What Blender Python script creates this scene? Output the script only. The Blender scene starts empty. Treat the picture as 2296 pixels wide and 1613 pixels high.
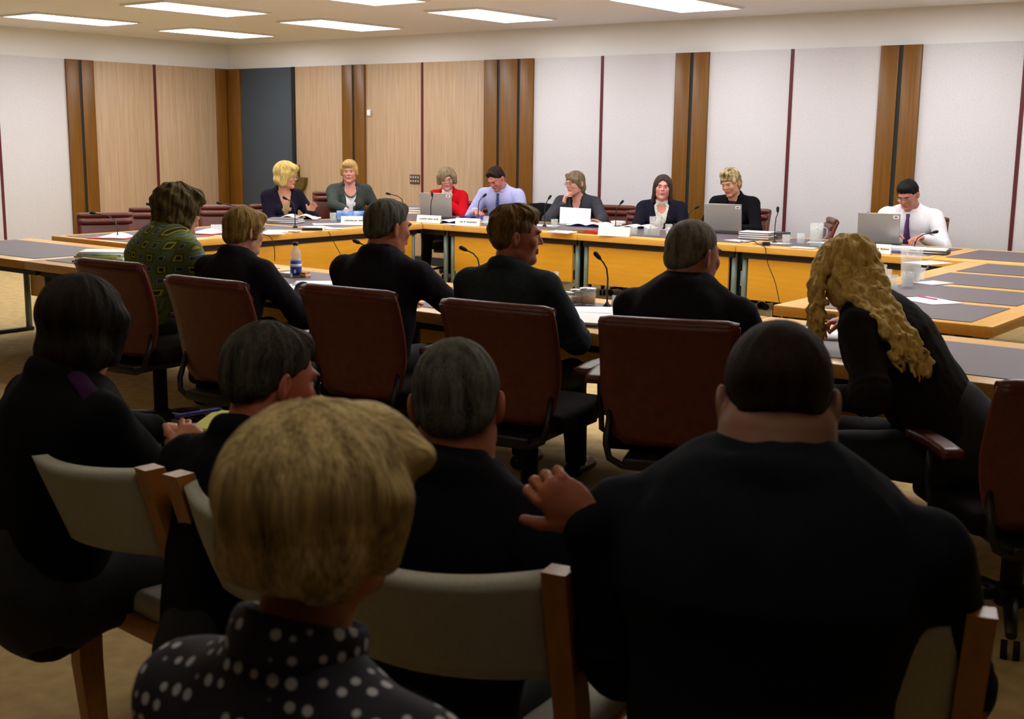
import bpy, bmesh, math, random
import numpy as np
from mathutils import Vector, Matrix, Euler

random.seed(7)
sc = bpy.context.scene
col = sc.collection
PI = math.pi

# ---------------------------------------------------------------- camera, world, exposure
CAM_H = 1.55
F_PX, PITCH, ROLL, YAW = 2737.0, 0.1799, 0.0125, 0.6529
_fw = Vector((-math.sin(YAW)*math.cos(PITCH), math.cos(YAW)*math.cos(PITCH), -math.sin(PITCH)))
_rt = Vector((math.cos(YAW), math.sin(YAW), 0))
_up = _rt.cross(_fw)
RT = _rt*math.cos(ROLL) + _up*math.sin(ROLL)
UP = _up*math.cos(ROLL) - _rt*math.sin(ROLL)
FW = _fw
cd = bpy.data.cameras.new('camera')
cd.lens = 36.0*F_PX/2296.0
cd.sensor_width = 36.0
cd.sensor_fit = 'HORIZONTAL'
cd.clip_start = 0.05
cd.dof.use_dof = True
cd.dof.focus_distance = 9.0
cd.dof.aperture_fstop = 8.0
cam = bpy.data.objects.new('camera', cd)
M = Matrix.Identity(4)
for i in range(3):
    M[i][0], M[i][1], M[i][2] = RT[i], UP[i], -FW[i]
M[2][3] = CAM_H
cam.matrix_world = M
col.objects.link(cam)
sc.camera = cam

w = bpy.data.worlds.new('world')
sc.world = w
w.use_nodes = True
w.node_tree.nodes['Background'].inputs[0].default_value = (0.9, 0.95, 1, 1)
w.node_tree.nodes['Background'].inputs[1].default_value = 0.05
sc.view_settings.view_transform = 'Standard'
sc.view_settings.look = 'None'
sc.view_settings.gamma = 1
sc.view_settings.use_curve_mapping = False
sc.view_settings.exposure = 0.78
sc.cycles.use_denoising = True
LAMP_POWER = 7.0          # emission of the luminous ceiling panels

def ray(px, py):
    return FW*F_PX + RT*(px-1148.0) - UP*(py-806.5)
def atz(px, py, z=0.72):
    d = ray(px, py); t = (z-CAM_H)/d.z
    return Vector((d.x*t, d.y*t, z))
def aty(px, py, y):
    d = ray(px, py)*(y/ray(px, py).y)
    return Vector((d.x, d.y, d.z+CAM_H))
def atx(px, py, x):
    d = ray(px, py)*(x/ray(px, py).x)
    return Vector((d.x, d.y, d.z+CAM_H))

# ---------------------------------------------------------------- materials
def lin(c):
    return tuple(((v/255)/12.92 if v/255 <= .04045 else ((v/255+.055)/1.055)**2.4) for v in c)
MATS = {}
def mat(name, c, rough=.6, c2=None, scale=(20, 20, 20), bump=0.0, bscale=None, metal=0.0, spec=.5, contrast=.5,
        alpha=None, trans=0.0, ior=1.45, attr=None, emit=None, estr=0.0, detail=3, sheen=0.0, coat=0.0, warp=0.0):
    """principled material; c2 mixes in through a noise stretched by scale; attr reads a mesh attribute instead of object coordinates"""
    if name in MATS: return MATS[name]
    m = bpy.data.materials.new(name); m.use_nodes = True
    nt = m.node_tree; b = nt.nodes['Principled BSDF']
    b.inputs['Roughness'].default_value = rough
    b.inputs['Metallic'].default_value = metal
    b.inputs['Specular IOR Level'].default_value = spec
    b.inputs['Base Color'].default_value = (*lin(c), 1)
    b.inputs['Transmission Weight'].default_value = trans
    b.inputs['IOR'].default_value = ior
    b.inputs['Coat Weight'].default_value = coat
    if sheen: b.inputs['Sheen Weight'].default_value = sheen
    if alpha is not None: b.inputs['Alpha'].default_value = alpha
    if emit:
        b.inputs['Emission Color'].default_value = (*lin(emit), 1)
        b.inputs['Emission Strength'].default_value = estr
    if c2 is not None or bump:
        if attr:
            tc = nt.nodes.new('ShaderNodeAttribute'); tc.attribute_name = attr; out = tc.outputs['Vector']
        else:
            tc = nt.nodes.new('ShaderNodeTexCoord'); out = tc.outputs['Object']
        def noise(s, det):
            mp = nt.nodes.new('ShaderNodeMapping'); mp.inputs['Scale'].default_value = s
            nz = nt.nodes.new('ShaderNodeTexNoise'); nz.inputs['Scale'].default_value = 1.0
            nz.inputs['Detail'].default_value = det; nz.inputs['Distortion'].default_value = warp
            nt.links.new(out, mp.inputs[0]); nt.links.new(mp.outputs[0], nz.inputs['Vector'])
            return nz
        if c2 is not None:
            nz = noise(scale, detail)
            r = nt.nodes.new('ShaderNodeValToRGB')
            r.color_ramp.elements[0].position = .5-contrast/2; r.color_ramp.elements[1].position = .5+contrast/2
            r.color_ramp.elements[0].color = (*lin(c), 1); r.color_ramp.elements[1].color = (*lin(c2), 1)
            nt.links.new(nz.outputs[0], r.inputs[0]); nt.links.new(r.outputs[0], b.inputs['Base Color'])
        if bump:
            nb = noise(bscale or scale, 4)
            bp = nt.nodes.new('ShaderNodeBump'); bp.inputs['Strength'].default_value = min(1, bump); bp.inputs['Distance'].default_value = .004
            nt.links.new(nb.outputs[0], bp.inputs['Height']); nt.links.new(bp.outputs[0], b.inputs['Normal'])
    MATS[name] = m
    return m

WOODPANEL = mat('pale_veneer', (198, 170, 140), .45, (178, 148, 116), (45, 45, 1.6), contrast=.45, warp=.4)
WHITEPANEL = mat('white_fabric_panel', (221, 219, 223), .9, (210, 208, 212), (60, 60, 60), bump=.15, bscale=(300, 300, 300))
BLUEPANEL = mat('slate_blue_panel', (72, 82, 92), .8, (64, 73, 84), (90, 90, 90))
COLUMNWOOD = mat('brown_column_timber', (130, 86, 24), .35, (106, 66, 14), (60, 60, 2), contrast=.5)
MAROON = mat('maroon_joint_strip', (92, 24, 34), .5)
BLACKSTEEL = mat('dark_joint', (26, 32, 32), .5)
PLASTER = mat('white_plaster', (240, 240, 240), .8)
CARPET = mat('beige_carpet', (196, 170, 116), .95, (170, 144, 94), (14, 14, 14), bump=.3, bscale=(400, 400, 400))
DARKTIMBER = mat('dark_wall_timber', (70, 52, 36), .6)
BEECH = mat('beech_tabletop', (224, 172, 84), .3, (212, 156, 66), (3, 40, 40), contrast=.6)
BEECHP = mat('yellow_beech_panel', (222, 164, 44), .35, (208, 148, 34), (4, 4, 30), contrast=.7)
LEGGREEN = mat('grey_green_steel', (112, 130, 122), .4, metal=.2)
BLACK = mat('black_plastic', (18, 18, 20), .45)
BLACKR = mat('black_rubber', (10, 10, 11), .8)
MATGREY = mat('grey_table_mat', (98, 86, 92), .55, (86, 76, 82), (200, 200, 200))
LEATHER = mat('maroon_leather', (104, 46, 34), .36, (84, 34, 24), (30, 30, 30), bump=.25, bscale=(180, 180, 180))
LEATHERB = mat('brown_leather', (84, 40, 28), .42, (62, 27, 18), (30, 30, 30), bump=.25, bscale=(180, 180, 180))
PIPING = mat('leather_piping', (120, 58, 34), .4)
CHROME = mat('chrome', (210, 212, 214), .18, metal=1)
CHAIRWOOD = mat('oak_chair_frame', (186, 126, 56), .35, (160, 100, 40), (40, 40, 4), contrast=.6)
CHAIRFAB = mat('grey_chair_fabric', (184, 182, 168), .9, (168, 166, 152), (160, 160, 160), bump=.3, bscale=(500, 500, 500))
PAPER = mat('white_paper', (246, 246, 248), .7)
CARD = mat('white_card', (250, 250, 250), .6)
INK = mat('grey_ink', (120, 118, 124), .8)
INKB = mat('black_ink', (60, 60, 64), .8)
REDCARD = mat('red_folder', (190, 34, 34), .5)
NAVYC = mat('navy_cover', (36, 44, 120), .4)
BLUEC = mat('blue_cover', (60, 120, 214), .35, (180, 214, 250), (14, 14, 14), contrast=.35)
YELLOWP = mat('yellow_paper', (224, 226, 120), .7)
GREYC = mat('grey_binder', (116, 112, 116), .5)
BROWNC = mat('brown_board', (130, 104, 74), .6)
LAPTOPG = mat('silver_laptop', (168, 166, 162), .35, metal=.35)
LAPTOPD = mat('dark_laptop_base', (64, 62, 74), .4)
GLASS = mat('clear_glass', (236, 242, 242), .04, alpha=.20, spec=1.0)
WATER = mat('water', (226, 236, 238), .04, alpha=.22, spec=.9)
GREENMIX = mat('green_magazine', (150, 196, 150), .4, (226, 226, 120), (12, 12, 12), contrast=.3)
TEALMIX = mat('teal_magazine', (120, 190, 190), .4, (236, 240, 230), (12, 12, 12), contrast=.3)
COOKIE = mat('orange_biscuits', (196, 110, 50), .8, (230, 170, 90), (60, 60, 60))
SWITCH = mat('switch_plate', (86, 70, 66), .5)
SWITCHW = mat('switch_button', (216, 206, 196), .5)
BRASSB = mat('bronze_bracket', (104, 84, 30), .5, (82, 66, 20), (30, 30, 30))
PENBLUE = mat('blue_pen', (60, 70, 190), .3)
EYEW = mat('eye_white', (196, 184, 176), .4)
EYED = mat('eye_iris', (44, 34, 28), .2)
FRAME = mat('spectacle_metal', (150, 140, 130), .3, metal=.8)
LENS = mat('spectacle_lens', (245, 248, 250), .03, trans=1, alpha=.25)
LIP = mat('lips', (172, 98, 88), .5)
SHOE = mat('black_shoe', (16, 15, 15), .35)
LAMP = mat('luminous_diffuser', (250, 250, 250), .5, emit=(250, 250, 251), estr=LAMP_POWER)

FILLDIM = mat('added_fill_diffuser', (250, 250, 250), .5, emit=(255, 244, 226), estr=LAMP_POWER*.25)  # weak glow for the invented fill panels over the audience

# ---------------------------------------------------------------- object helpers
def link(name, me, m=None, parent=None):
    o = bpy.data.objects.new(name, me); col.objects.link(o)
    if m is not None:
        for x in (m if isinstance(m, (list, tuple)) else [m]): me.materials.append(x)
    if parent is not None: o.parent = parent
    return o
def tag(o, label=None, cat=None, group=None, kind=None):
    if label: o['label'] = label
    if cat: o['category'] = cat
    if group: o['group'] = group
    if kind: o['kind'] = kind
    return o
def empty(name, loc=(0, 0, 0), rz=0.0, label=None, cat=None, group=None):
    o = bpy.data.objects.new(name, None); col.objects.link(o)
    o.empty_display_size = .1
    o.location = loc; o.rotation_euler = (0, 0, rz)
    return tag(o, label, cat, group)
def dup(root, loc=None, rz=None, label=None, group=None):
    r = root.copy(); col.objects.link(r)
    if loc is not None: r.location = loc
    if rz is not None: r.rotation_euler = (0, 0, rz)
    if label: r['label'] = label
    if group: r['group'] = group
    for ch in list(root.children):
        c = ch.copy(); col.objects.link(c); c.parent = r
        for g in list(ch.children):
            d = g.copy(); col.objects.link(d); d.parent = c
    return r

class MB:
    """collects shapes into one mesh"""
    def __init__(s): s.bm = bmesh.new()
    def box(s, lo, hi, bev=0.0, M=None, mi=0, seg=2):
        r = bmesh.ops.create_cube(s.bm, size=1)
        vs = r['verts']
        lo, hi = Vector(lo), Vector(hi)
        for v in vs:
            v.co = Vector([(lo[i]+hi[i])/2 + v.co[i]*(hi[i]-lo[i]) for i in range(3)])
        fs = set(f for v in vs for f in v.link_faces)
        for f in fs: f.material_index = mi
        if bev:
            es = set(e for v in vs for e in v.link_edges)
            rr = bmesh.ops.bevel(s.bm, geom=list(es), offset=bev, segments=seg, affect='EDGES', profile=.5)
            vs = list(set(v for f in rr['faces'] for v in f.verts) | set(v for v in vs if v.is_valid))
            for f in set(f for v in vs for f in v.link_faces): f.material_index = mi; f.smooth = True
        if M is not None:
            for v in vs: v.co = M @ v.co
        return s
    def tube(s, pts, r, seg=8, mi=0, cap=True, flat=1.0):
        pts = [Vector(p) for p in pts]; n = len(pts)
        rs = r if isinstance(r, (list, tuple)) else [r]*n
        rings = []; prev = None
        for i, p in enumerate(pts):
            t = (pts[min(i+1, n-1)]-pts[max(i-1, 0)]).normalized()
            if prev is None:
                a = Vector((0, 0, 1)) if abs(t.z) < .9 else Vector((1, 0, 0))
                u = t.cross(a).normalized()
            else:
                u = (prev - t*prev.dot(t)).normalized()
            prev = u; v = t.cross(u)
            rings.append([s.bm.verts.new(p + (u*math.cos(2*PI*k/seg) + v*math.sin(2*PI*k/seg)*flat)*rs[i]) for k in range(seg)])
        for a, b in zip(rings, rings[1:]):
            for k in range(seg):
                f = s.bm.faces.new((a[k], a[(k+1) % seg], b[(k+1) % seg], b[k])); f.smooth = True; f.material_index = mi
        if cap:
            for ring in (rings[0][::-1], rings[-1]):
                f = s.bm.faces.new(ring); f.material_index = mi
        return s
    def lathe(s, prof, seg=20, c=(0, 0, 0), mi=0):
        c = Vector(c); rings = []
        for r, z in prof:
            rings.append([s.bm.verts.new(c+Vector((r*math.cos(2*PI*k/seg), r*math.sin(2*PI*k/seg), z))) for k in range(seg)] if r > 1e-6 else [s.bm.verts.new(c+Vector((0, 0, z)))])
        for a, b in zip(rings, rings[1:]):
            for k in range(seg):
                k2 = (k+1) % seg
                if len(a) == 1 and len(b) == 1: continue
                vs = (a[0], b[k2], b[k]) if len(a) == 1 else ((a[k], a[k2], b[0]) if len(b) == 1 else (a[k], a[k2], b[k2], b[k]))
                f = s.bm.faces.new(vs); f.smooth = True; f.material_index = mi
        return s
    def poly(s, pts, mi=0):
        f = s.bm.faces.new([s.bm.verts.new(p) for p in pts]); f.material_index = mi
        return s
    def prism(s, pts, z0, z1, mi=0):
        a = [s.bm.verts.new((x, y, z0)) for x, y in pts]; b = [s.bm.verts.new((x, y, z1)) for x, y in pts]
        n = len(pts)
        for vs in [a[::-1], b] + [(a[i], a[(i+1) % n], b[(i+1) % n], b[i]) for i in range(n)]:
            f = s.bm.faces.new(vs); f.material_index = mi
        return s
    def sheet(s, fn, nu, nv, th, mi=0):
        """solid slab: fn(u,v)->point, thickened along its normal by th"""
        P = [[Vector(fn(i/nu, j/nv)) for j in range(nv+1)] for i in range(nu+1)]
        T, B = [], []
        for i in range(nu+1):
            T.append([]); B.append([])
            for j in range(nv+1):
                du = P[min(i+1, nu)][j]-P[max(i-1, 0)][j]; dv = P[i][min(j+1, nv)]-P[i][max(j-1, 0)]
                n = du.cross(dv).normalized()
                T[-1].append(s.bm.verts.new(P[i][j]+n*th/2)); B[-1].append(s.bm.verts.new(P[i][j]-n*th/2))
        def q(*v):
            f = s.bm.faces.new(v); f.smooth = True; f.material_index = mi
        for i in range(nu):
            for j in range(nv):
                q(T[i][j], T[i+1][j], T[i+1][j+1], T[i][j+1]); q(B[i][j], B[i][j+1], B[i+1][j+1], B[i+1][j])
        for i in range(nu):
            q(T[i][0], B[i][0], B[i+1][0], T[i+1][0]); q(T[i][nv], T[i+1][nv], B[i+1][nv], B[i][nv])
        for j in range(nv):
            q(T[0][j], T[0][j+1], B[0][j+1], B[0][j]); q(T[nu][j], B[nu][j], B[nu][j+1], T[nu][j+1])
        return s
    def build(s, name, m, parent=None, loc=None, rz=None):
        bmesh.ops.recalc_face_normals(s.bm, faces=s.bm.faces[:])
        me = bpy.data.meshes.new(name); s.bm.to_mesh(me); s.bm.free()
        o = link(name, me, m, parent)
        if loc is not None: o.location = loc
        if rz is not None: o.rotation_euler = (0, 0, rz)
        return o
def struct(o): o['kind'] = 'structure'; return o
# ---------------------------------------------------------------- room shell
YW, XL, ZC = 11.2, -13.52, 2.75          # back wall, left wall, ceiling
XR, YB = 4.2, -2.8
ZP = 2.42                                 # top of the wall panelling
struct(MB().box((XL-.3, YB-.3, -.1), (XR+.3, YW+.3, 0)).build('floor', CARPET))
struct(MB().box((XL-.3, YB-.3, ZC), (XR+.3, YW+.3, ZC+.1)).build('ceiling', PLASTER))
struct(MB().box((XL-.3, YW+.05, 0), (XR+.3, YW+.2, ZC)).build('wall_back', PLASTER))
struct(MB().box((XL-.2, YB-.3, 0), (XL-.05, YW+.05, ZC)).build('wall_left', PLASTER))
struct(MB().box((XR, YB-.3, 0), (XR+.15, YW+.05, ZC)).build('wall_right', DARKTIMBER))
struct(MB().box((XL-.05, YB-.15, 0), (XR, YB, ZC)).build('wall_rear', DARKTIMBER))
TN = [0]
def trim(o):
    TN[0] += 1; o.name = 'trim_%d' % TN[0]; return struct(o)
def panel_y(x0, x1, m): # panel on the back wall
    trim(MB().box((x0, YW, .1), (x1, YW+.05, ZP), bev=.003).build('panel', m))
def panel_x(y0, y1, m):
    trim(MB().box((XL-.05, y0, .1), (XL, y1, ZP), bev=.003).build('panel', m))
def strip_y(x, m, w=.022, d=.006): trim(MB().box((x-w/2, YW-d, .1), (x+w/2, YW+.05, ZP)).build('strip', m))
def strip_x(y, m, w=.022, d=.006): trim(MB().box((XL-.05, y-w/2, .1), (XL+d, y+w/2, ZP)).build('strip', m))
def column_y(x0, x1, seams):
    xs = [x0] + seams + [x1]
    for a, b in zip(xs, xs[1:]):
        trim(MB().box((a+(.02 if a != x0 else 0), YW-.03, 0), (b-(.02 if b != x1 else 0), YW+.05, ZP), bev=.003).build('post', COLUMNWOOD))
    for s_ in seams: trim(MB().box((s_-.02, YW-.018, 0), (s_+.02, YW+.05, ZP)).build('seam', BLACKSTEEL))
def col_at(px): return aty(px, 230, YW).x
# white fabric side
p = 2.19
cols = [col_at(1551.5), col_at(2016)]
w_half = .19
column_y(-9.0, -8.303, [-8.79, -8.50])
prev = -8.303
k = 0
xc = [-6.30, -4.147, -1.98, .2, 2.38]
for c in xc:
    j = col_at(1349) if k == 0 else (col_at(1772) if k == 1 else (prev+c-w_half)/2)
    panel_y(prev, j-.008, WHITEPANEL); panel_y(j+.008, c-w_half, WHITEPANEL); strip_y(j, MAROON, .034)
    column_y(c-w_half, c+w_half, [c]); prev = c+w_half; k += 1
panel_y(prev, XR, WHITEPANEL)
# timber side
panel_y(-10.909, -9.975, WOODPANEL); panel_y(-9.96, -9.0, WOODPANEL); strip_y(-9.968, MAROON, .034)
column_y(-11.30, -10.909, [-11.10])
panel_y(-12.19, -11.30, WOODPANEL)
strip_y(-12.205, BLACKSTEEL, .05, .03)
panel_y(-13.255, -12.22, BLUEPANEL)
# corner column and the left wall
trim(MB().box((XL-.05, YW-.03, 0), (-13.255, YW+.05, ZP), bev=.003).build('post', COLUMNWOOD))
trim(MB().box((XL-.05, 10.985, 0), (XL+.03, YW-.05, ZP), bev=.003).build('post', COLUMNWOOD))
trim(MB().box((XL-.05, YW-.05, 0), (XL+.012, YW-.03, ZP)).build('seam', BLACKSTEEL))
panel_x(10.02, 10.985, WOODPANEL); panel_x(9.09, 10.0, WOODPANEL); strip_x(10.0, MAROON, .04)
def column_x(c, h=.19):
    for a, b in ((c-h, c-.02), (c+.02, c+h)): trim(MB().box((XL-.05, a, 0), (XL+.03, b, ZP), bev=.003).build('post', COLUMNWOOD))
    trim(MB().box((XL-.05, c-.02, 0), (XL+.018, c+.02, ZP)).build('seam', BLACKSTEEL))
for c in (8.90, 6.72, 4.54, 2.36, .18):
    column_x(c)
    panel_x(c-1.98, c-1.10, WHITEPANEL); panel_x(c-1.08, c-.19, WHITEPANEL); strip_x(c-1.09, MAROON, .034)
# skirting
struct(MB().box((XL, YW-.012, 0), (XR, YW, .1)).build('baseboard_back', BLACKSTEEL))
struct(MB().box((XL, YB, 0), (XL+.012, YW, .1)).build('baseboard_left', BLACKSTEEL))

# luminous ceiling panels
def ceiling_light(x, y, sx=.62, sy=1.22, lab=None, m=None):
    t = empty('ceiling_light', (x, y, ZC), 0, lab, 'ceiling light', 'luminous panels in the ceiling')
    f = MB()
    for a, b in (((-sx/2-.03, -sy/2-.03), (sx/2+.03, -sy/2)), ((-sx/2-.03, sy/2), (sx/2+.03, sy/2+.03)), ((-sx/2-.03, -sy/2), (-sx/2, sy/2)), ((sx/2, -sy/2), (sx/2+.03, sy/2))):
        f.box((a[0], a[1], -.02), (b[0], b[1], -.0005))
    f.build('frame', PLASTER, t)
    MB().box((-sx/2, -sy/2, -.012), (sx/2, sy/2, -.002)).build('diffuser', m or LAMP, t)
for ix in range(6):
    for iy in range(3):
        ceiling_light(-12.0+ix*2.1, 5.9+iy*1.95, lab='rectangular luminous panel set flush into the white ceiling above the tables')
for ix in range(2): ceiling_light(-3.2+ix*2.4, 1.2, lab='added fill panel brightening the audience, set flush into the ceiling above it', m=FILLDIM)  # extra panels added only to brighten the audience

# ---------------------------------------------------------------- wall fittings
t = empty('thermostat', aty(829, 253, YW), 0, 'small white thermostat box high on the pale timber wall', 'thermostat')
MB().box((-.032, -.022, -.042), (.032, 0, .042), bev=.004).build('housing', SWITCHW, t)
MB().box((-.024, -.026, -.03), (.024, -.022, .03), bev=.001).build('cover', CARD, t)
t = empty('switch_plate', aty(931, 402, YW), 0, 'dark plate with eight pale buttons on the pale timber wall', 'light switch')
MB().box((-.078, -.012, -.056), (.078, 0, .056), bev=.002).build('plate', SWITCH, t)
for i in range(4):
    for j in range(2):
        MB().box((-.057+i*.038-.009, -.018, -.024+j*.048-.009), (-.057+i*.038+.009, -.012, -.024+j*.048+.009), bev=.002).build('button', SWITCHW, t)
# bronze bracket behind the blonde woman in navy
q = aty(676, 398, YW)
t = empty('wall_bracket', (q.x, YW, q.z), 0, 'stepped dull bronze shield-shaped bracket on the pale timber wall beside the dark opening', 'wall ornament')
f = MB()
pts = [(-.10, .02)] + [(-.10+.20*math.sin(a)+.0, .02-.19*(1-math.cos(a))*0-.19*math.sin(0)) for a in ()]
arc = [(.09*math.cos(a)+.03*(1), -.0-.17*math.sin(a)) for a in [i*PI/2/8 for i in range(9)]]
poly = [(-.12, .16), (-.025, .16), (-.025, .0), (.12, .0)] + [(-.025+.145*math.cos(a), -.20*math.sin(a)) for a in [i*PI/2/8 for i in range(1, 9)]] + [(-.12, -.20)]
a = [f.bm.verts.new((x, -.06, z)) for x, z in poly]; b = [f.bm.verts.new((x, -.0, z)) for x, z in poly]
f.bm.faces.new(a); f.bm.faces.new(b[::-1])
for i in range(len(poly)): f.bm.faces.new((a[i], b[i], b[(i+1) % len(poly)], a[(i+1) % len(poly)]))
f.build('bracket_body', BRASSB, t)
MB().box((-.10, -.07, -.045), (.0, -.06, -.035)).build('bracket_groove', BLACKSTEEL, t)

# ---------------------------------------------------------------- tables
TZ, TT = .72, .055
YF, XT, YN, XRT = 8.91, -7.91, 4.36, -2.72       # inner edges: far row, left row; outer front of the near row; inner edge of the right row
TD = 1.1
def table(loc, rz, L, D, label, panel=True, group='beech tables set in a ring', mats=1, plate=False):
    """origin at the centre of the inner (panel side) bottom edge; +x along, +y away from the ring's middle"""
    t = empty('conference_table', loc, rz, label, 'table', group)
    MB().box((-L/2, 0, TZ-TT), (L/2, D, TZ), bev=.006).build('tabletop', BEECH, t)
    MB().box((-L/2+.03, .05, TZ-TT-.05), (L/2-.03, D-.1, TZ-TT)).build('cable_tray', BLACK, t)
    if panel:
        MB().box((-L/2+.085, .06, .28), (L/2-.085, .085, TZ-TT-.035), bev=.002).build('modesty_panel', BEECHP, t)
    for sx in (-1, 1):
        for y in (.09, D-.2):
            MB().tube([(sx*(L/2-.045), y, .03), (sx*(L/2-.045), y, TZ-TT)], .024, 10).build('leg', LEGGREEN, t)
        MB().box((sx*(L/2-.045)-.025, .06, 0), (sx*(L/2-.045)+.025, D-.12, .03), bev=.006).build('foot_rail', BLACK, t)
    n = mats
    for i in range(n):
        a = -L/2+L*i/n; b = a+L/n
        MB().box((a+.06, .17, TZ+.0005), (b-.06, D-.12, TZ+.003)).build('inlay_mat', MATGREY, t)
    if plate: MB().box((L/2, .2, TZ-.04), (L/2+.003, .34, TZ-.015)).build('maker_plate', GREYC, t)
    return t
# far row (inner edge y = YF), panels face the camera side
xe = [-7.66, -6.11, -4.56, -3.0]
table(((XT+xe[0]-1.1)/2, YF, 0), 0, 1.10+.25, TD, 'square beech corner table behind which the woman in red sits', panel=False, mats=1)
labs = ['beech table with yellow front panel before the man in the blue shirt', 'beech table with yellow front panel before the woman with long dark hair', 'beech table with yellow front panel whose cable hangs down, below the grey binder']
for (a, b), lb in zip(zip(xe, xe[1:]), labs):
    table(((a+b)/2, YF, 0), 0, b-a-.006, TD, lb)
table((xe[-1]+.75, YF, 0), 0, 1.49, TD, 'beech table at the far right corner before the man in the white shirt', mats=1)
# left row (inner edge x = XT), local +y points to -x
yl = [5.60, 6.53, 8.90]
table((XT, (5.60+6.53)/2, 0), PI/2, .925, TD, 'short beech table at left with a red folder on its grey mat', mats=1)
table((XT, (6.53+8.90)/2, 0), PI/2, 2.35, TD, 'long beech table at left, yellow front panel, black cable over its edge', mats=2)
# near row, seen from behind: local +y points towards the camera
xn = [-8.9, -7.35, -5.75, -4.15, -2.55, -1.0]
ln = ['near beech table at far left carrying a pile of green magazines', 'near beech table in front of the woman in the patterned jacket', 'near beech table holding the bottle with a blue label', 'near beech table with loose papers and jars, before the man looking right', 'near beech table in front of the curly haired woman']
for (a, b), lb in zip(zip(xn, xn[1:]), ln):
    table(((a+b)/2, YN+1.0, 0), PI, b-a-.006, 1.0, lb)
# right row (inner edge x = XRT), local +y points to +x
table((XRT, (5.76+7.28)/2, 0), -PI/2, 1.515, TD, 'pale beech table at right whose bare end faces the camera', mats=2, plate=True)
table((XRT, (7.28+8.86)/2, 0), -PI/2, 1.57, TD, 'beech table at right under the big water jug and glasses', mats=2)
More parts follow.
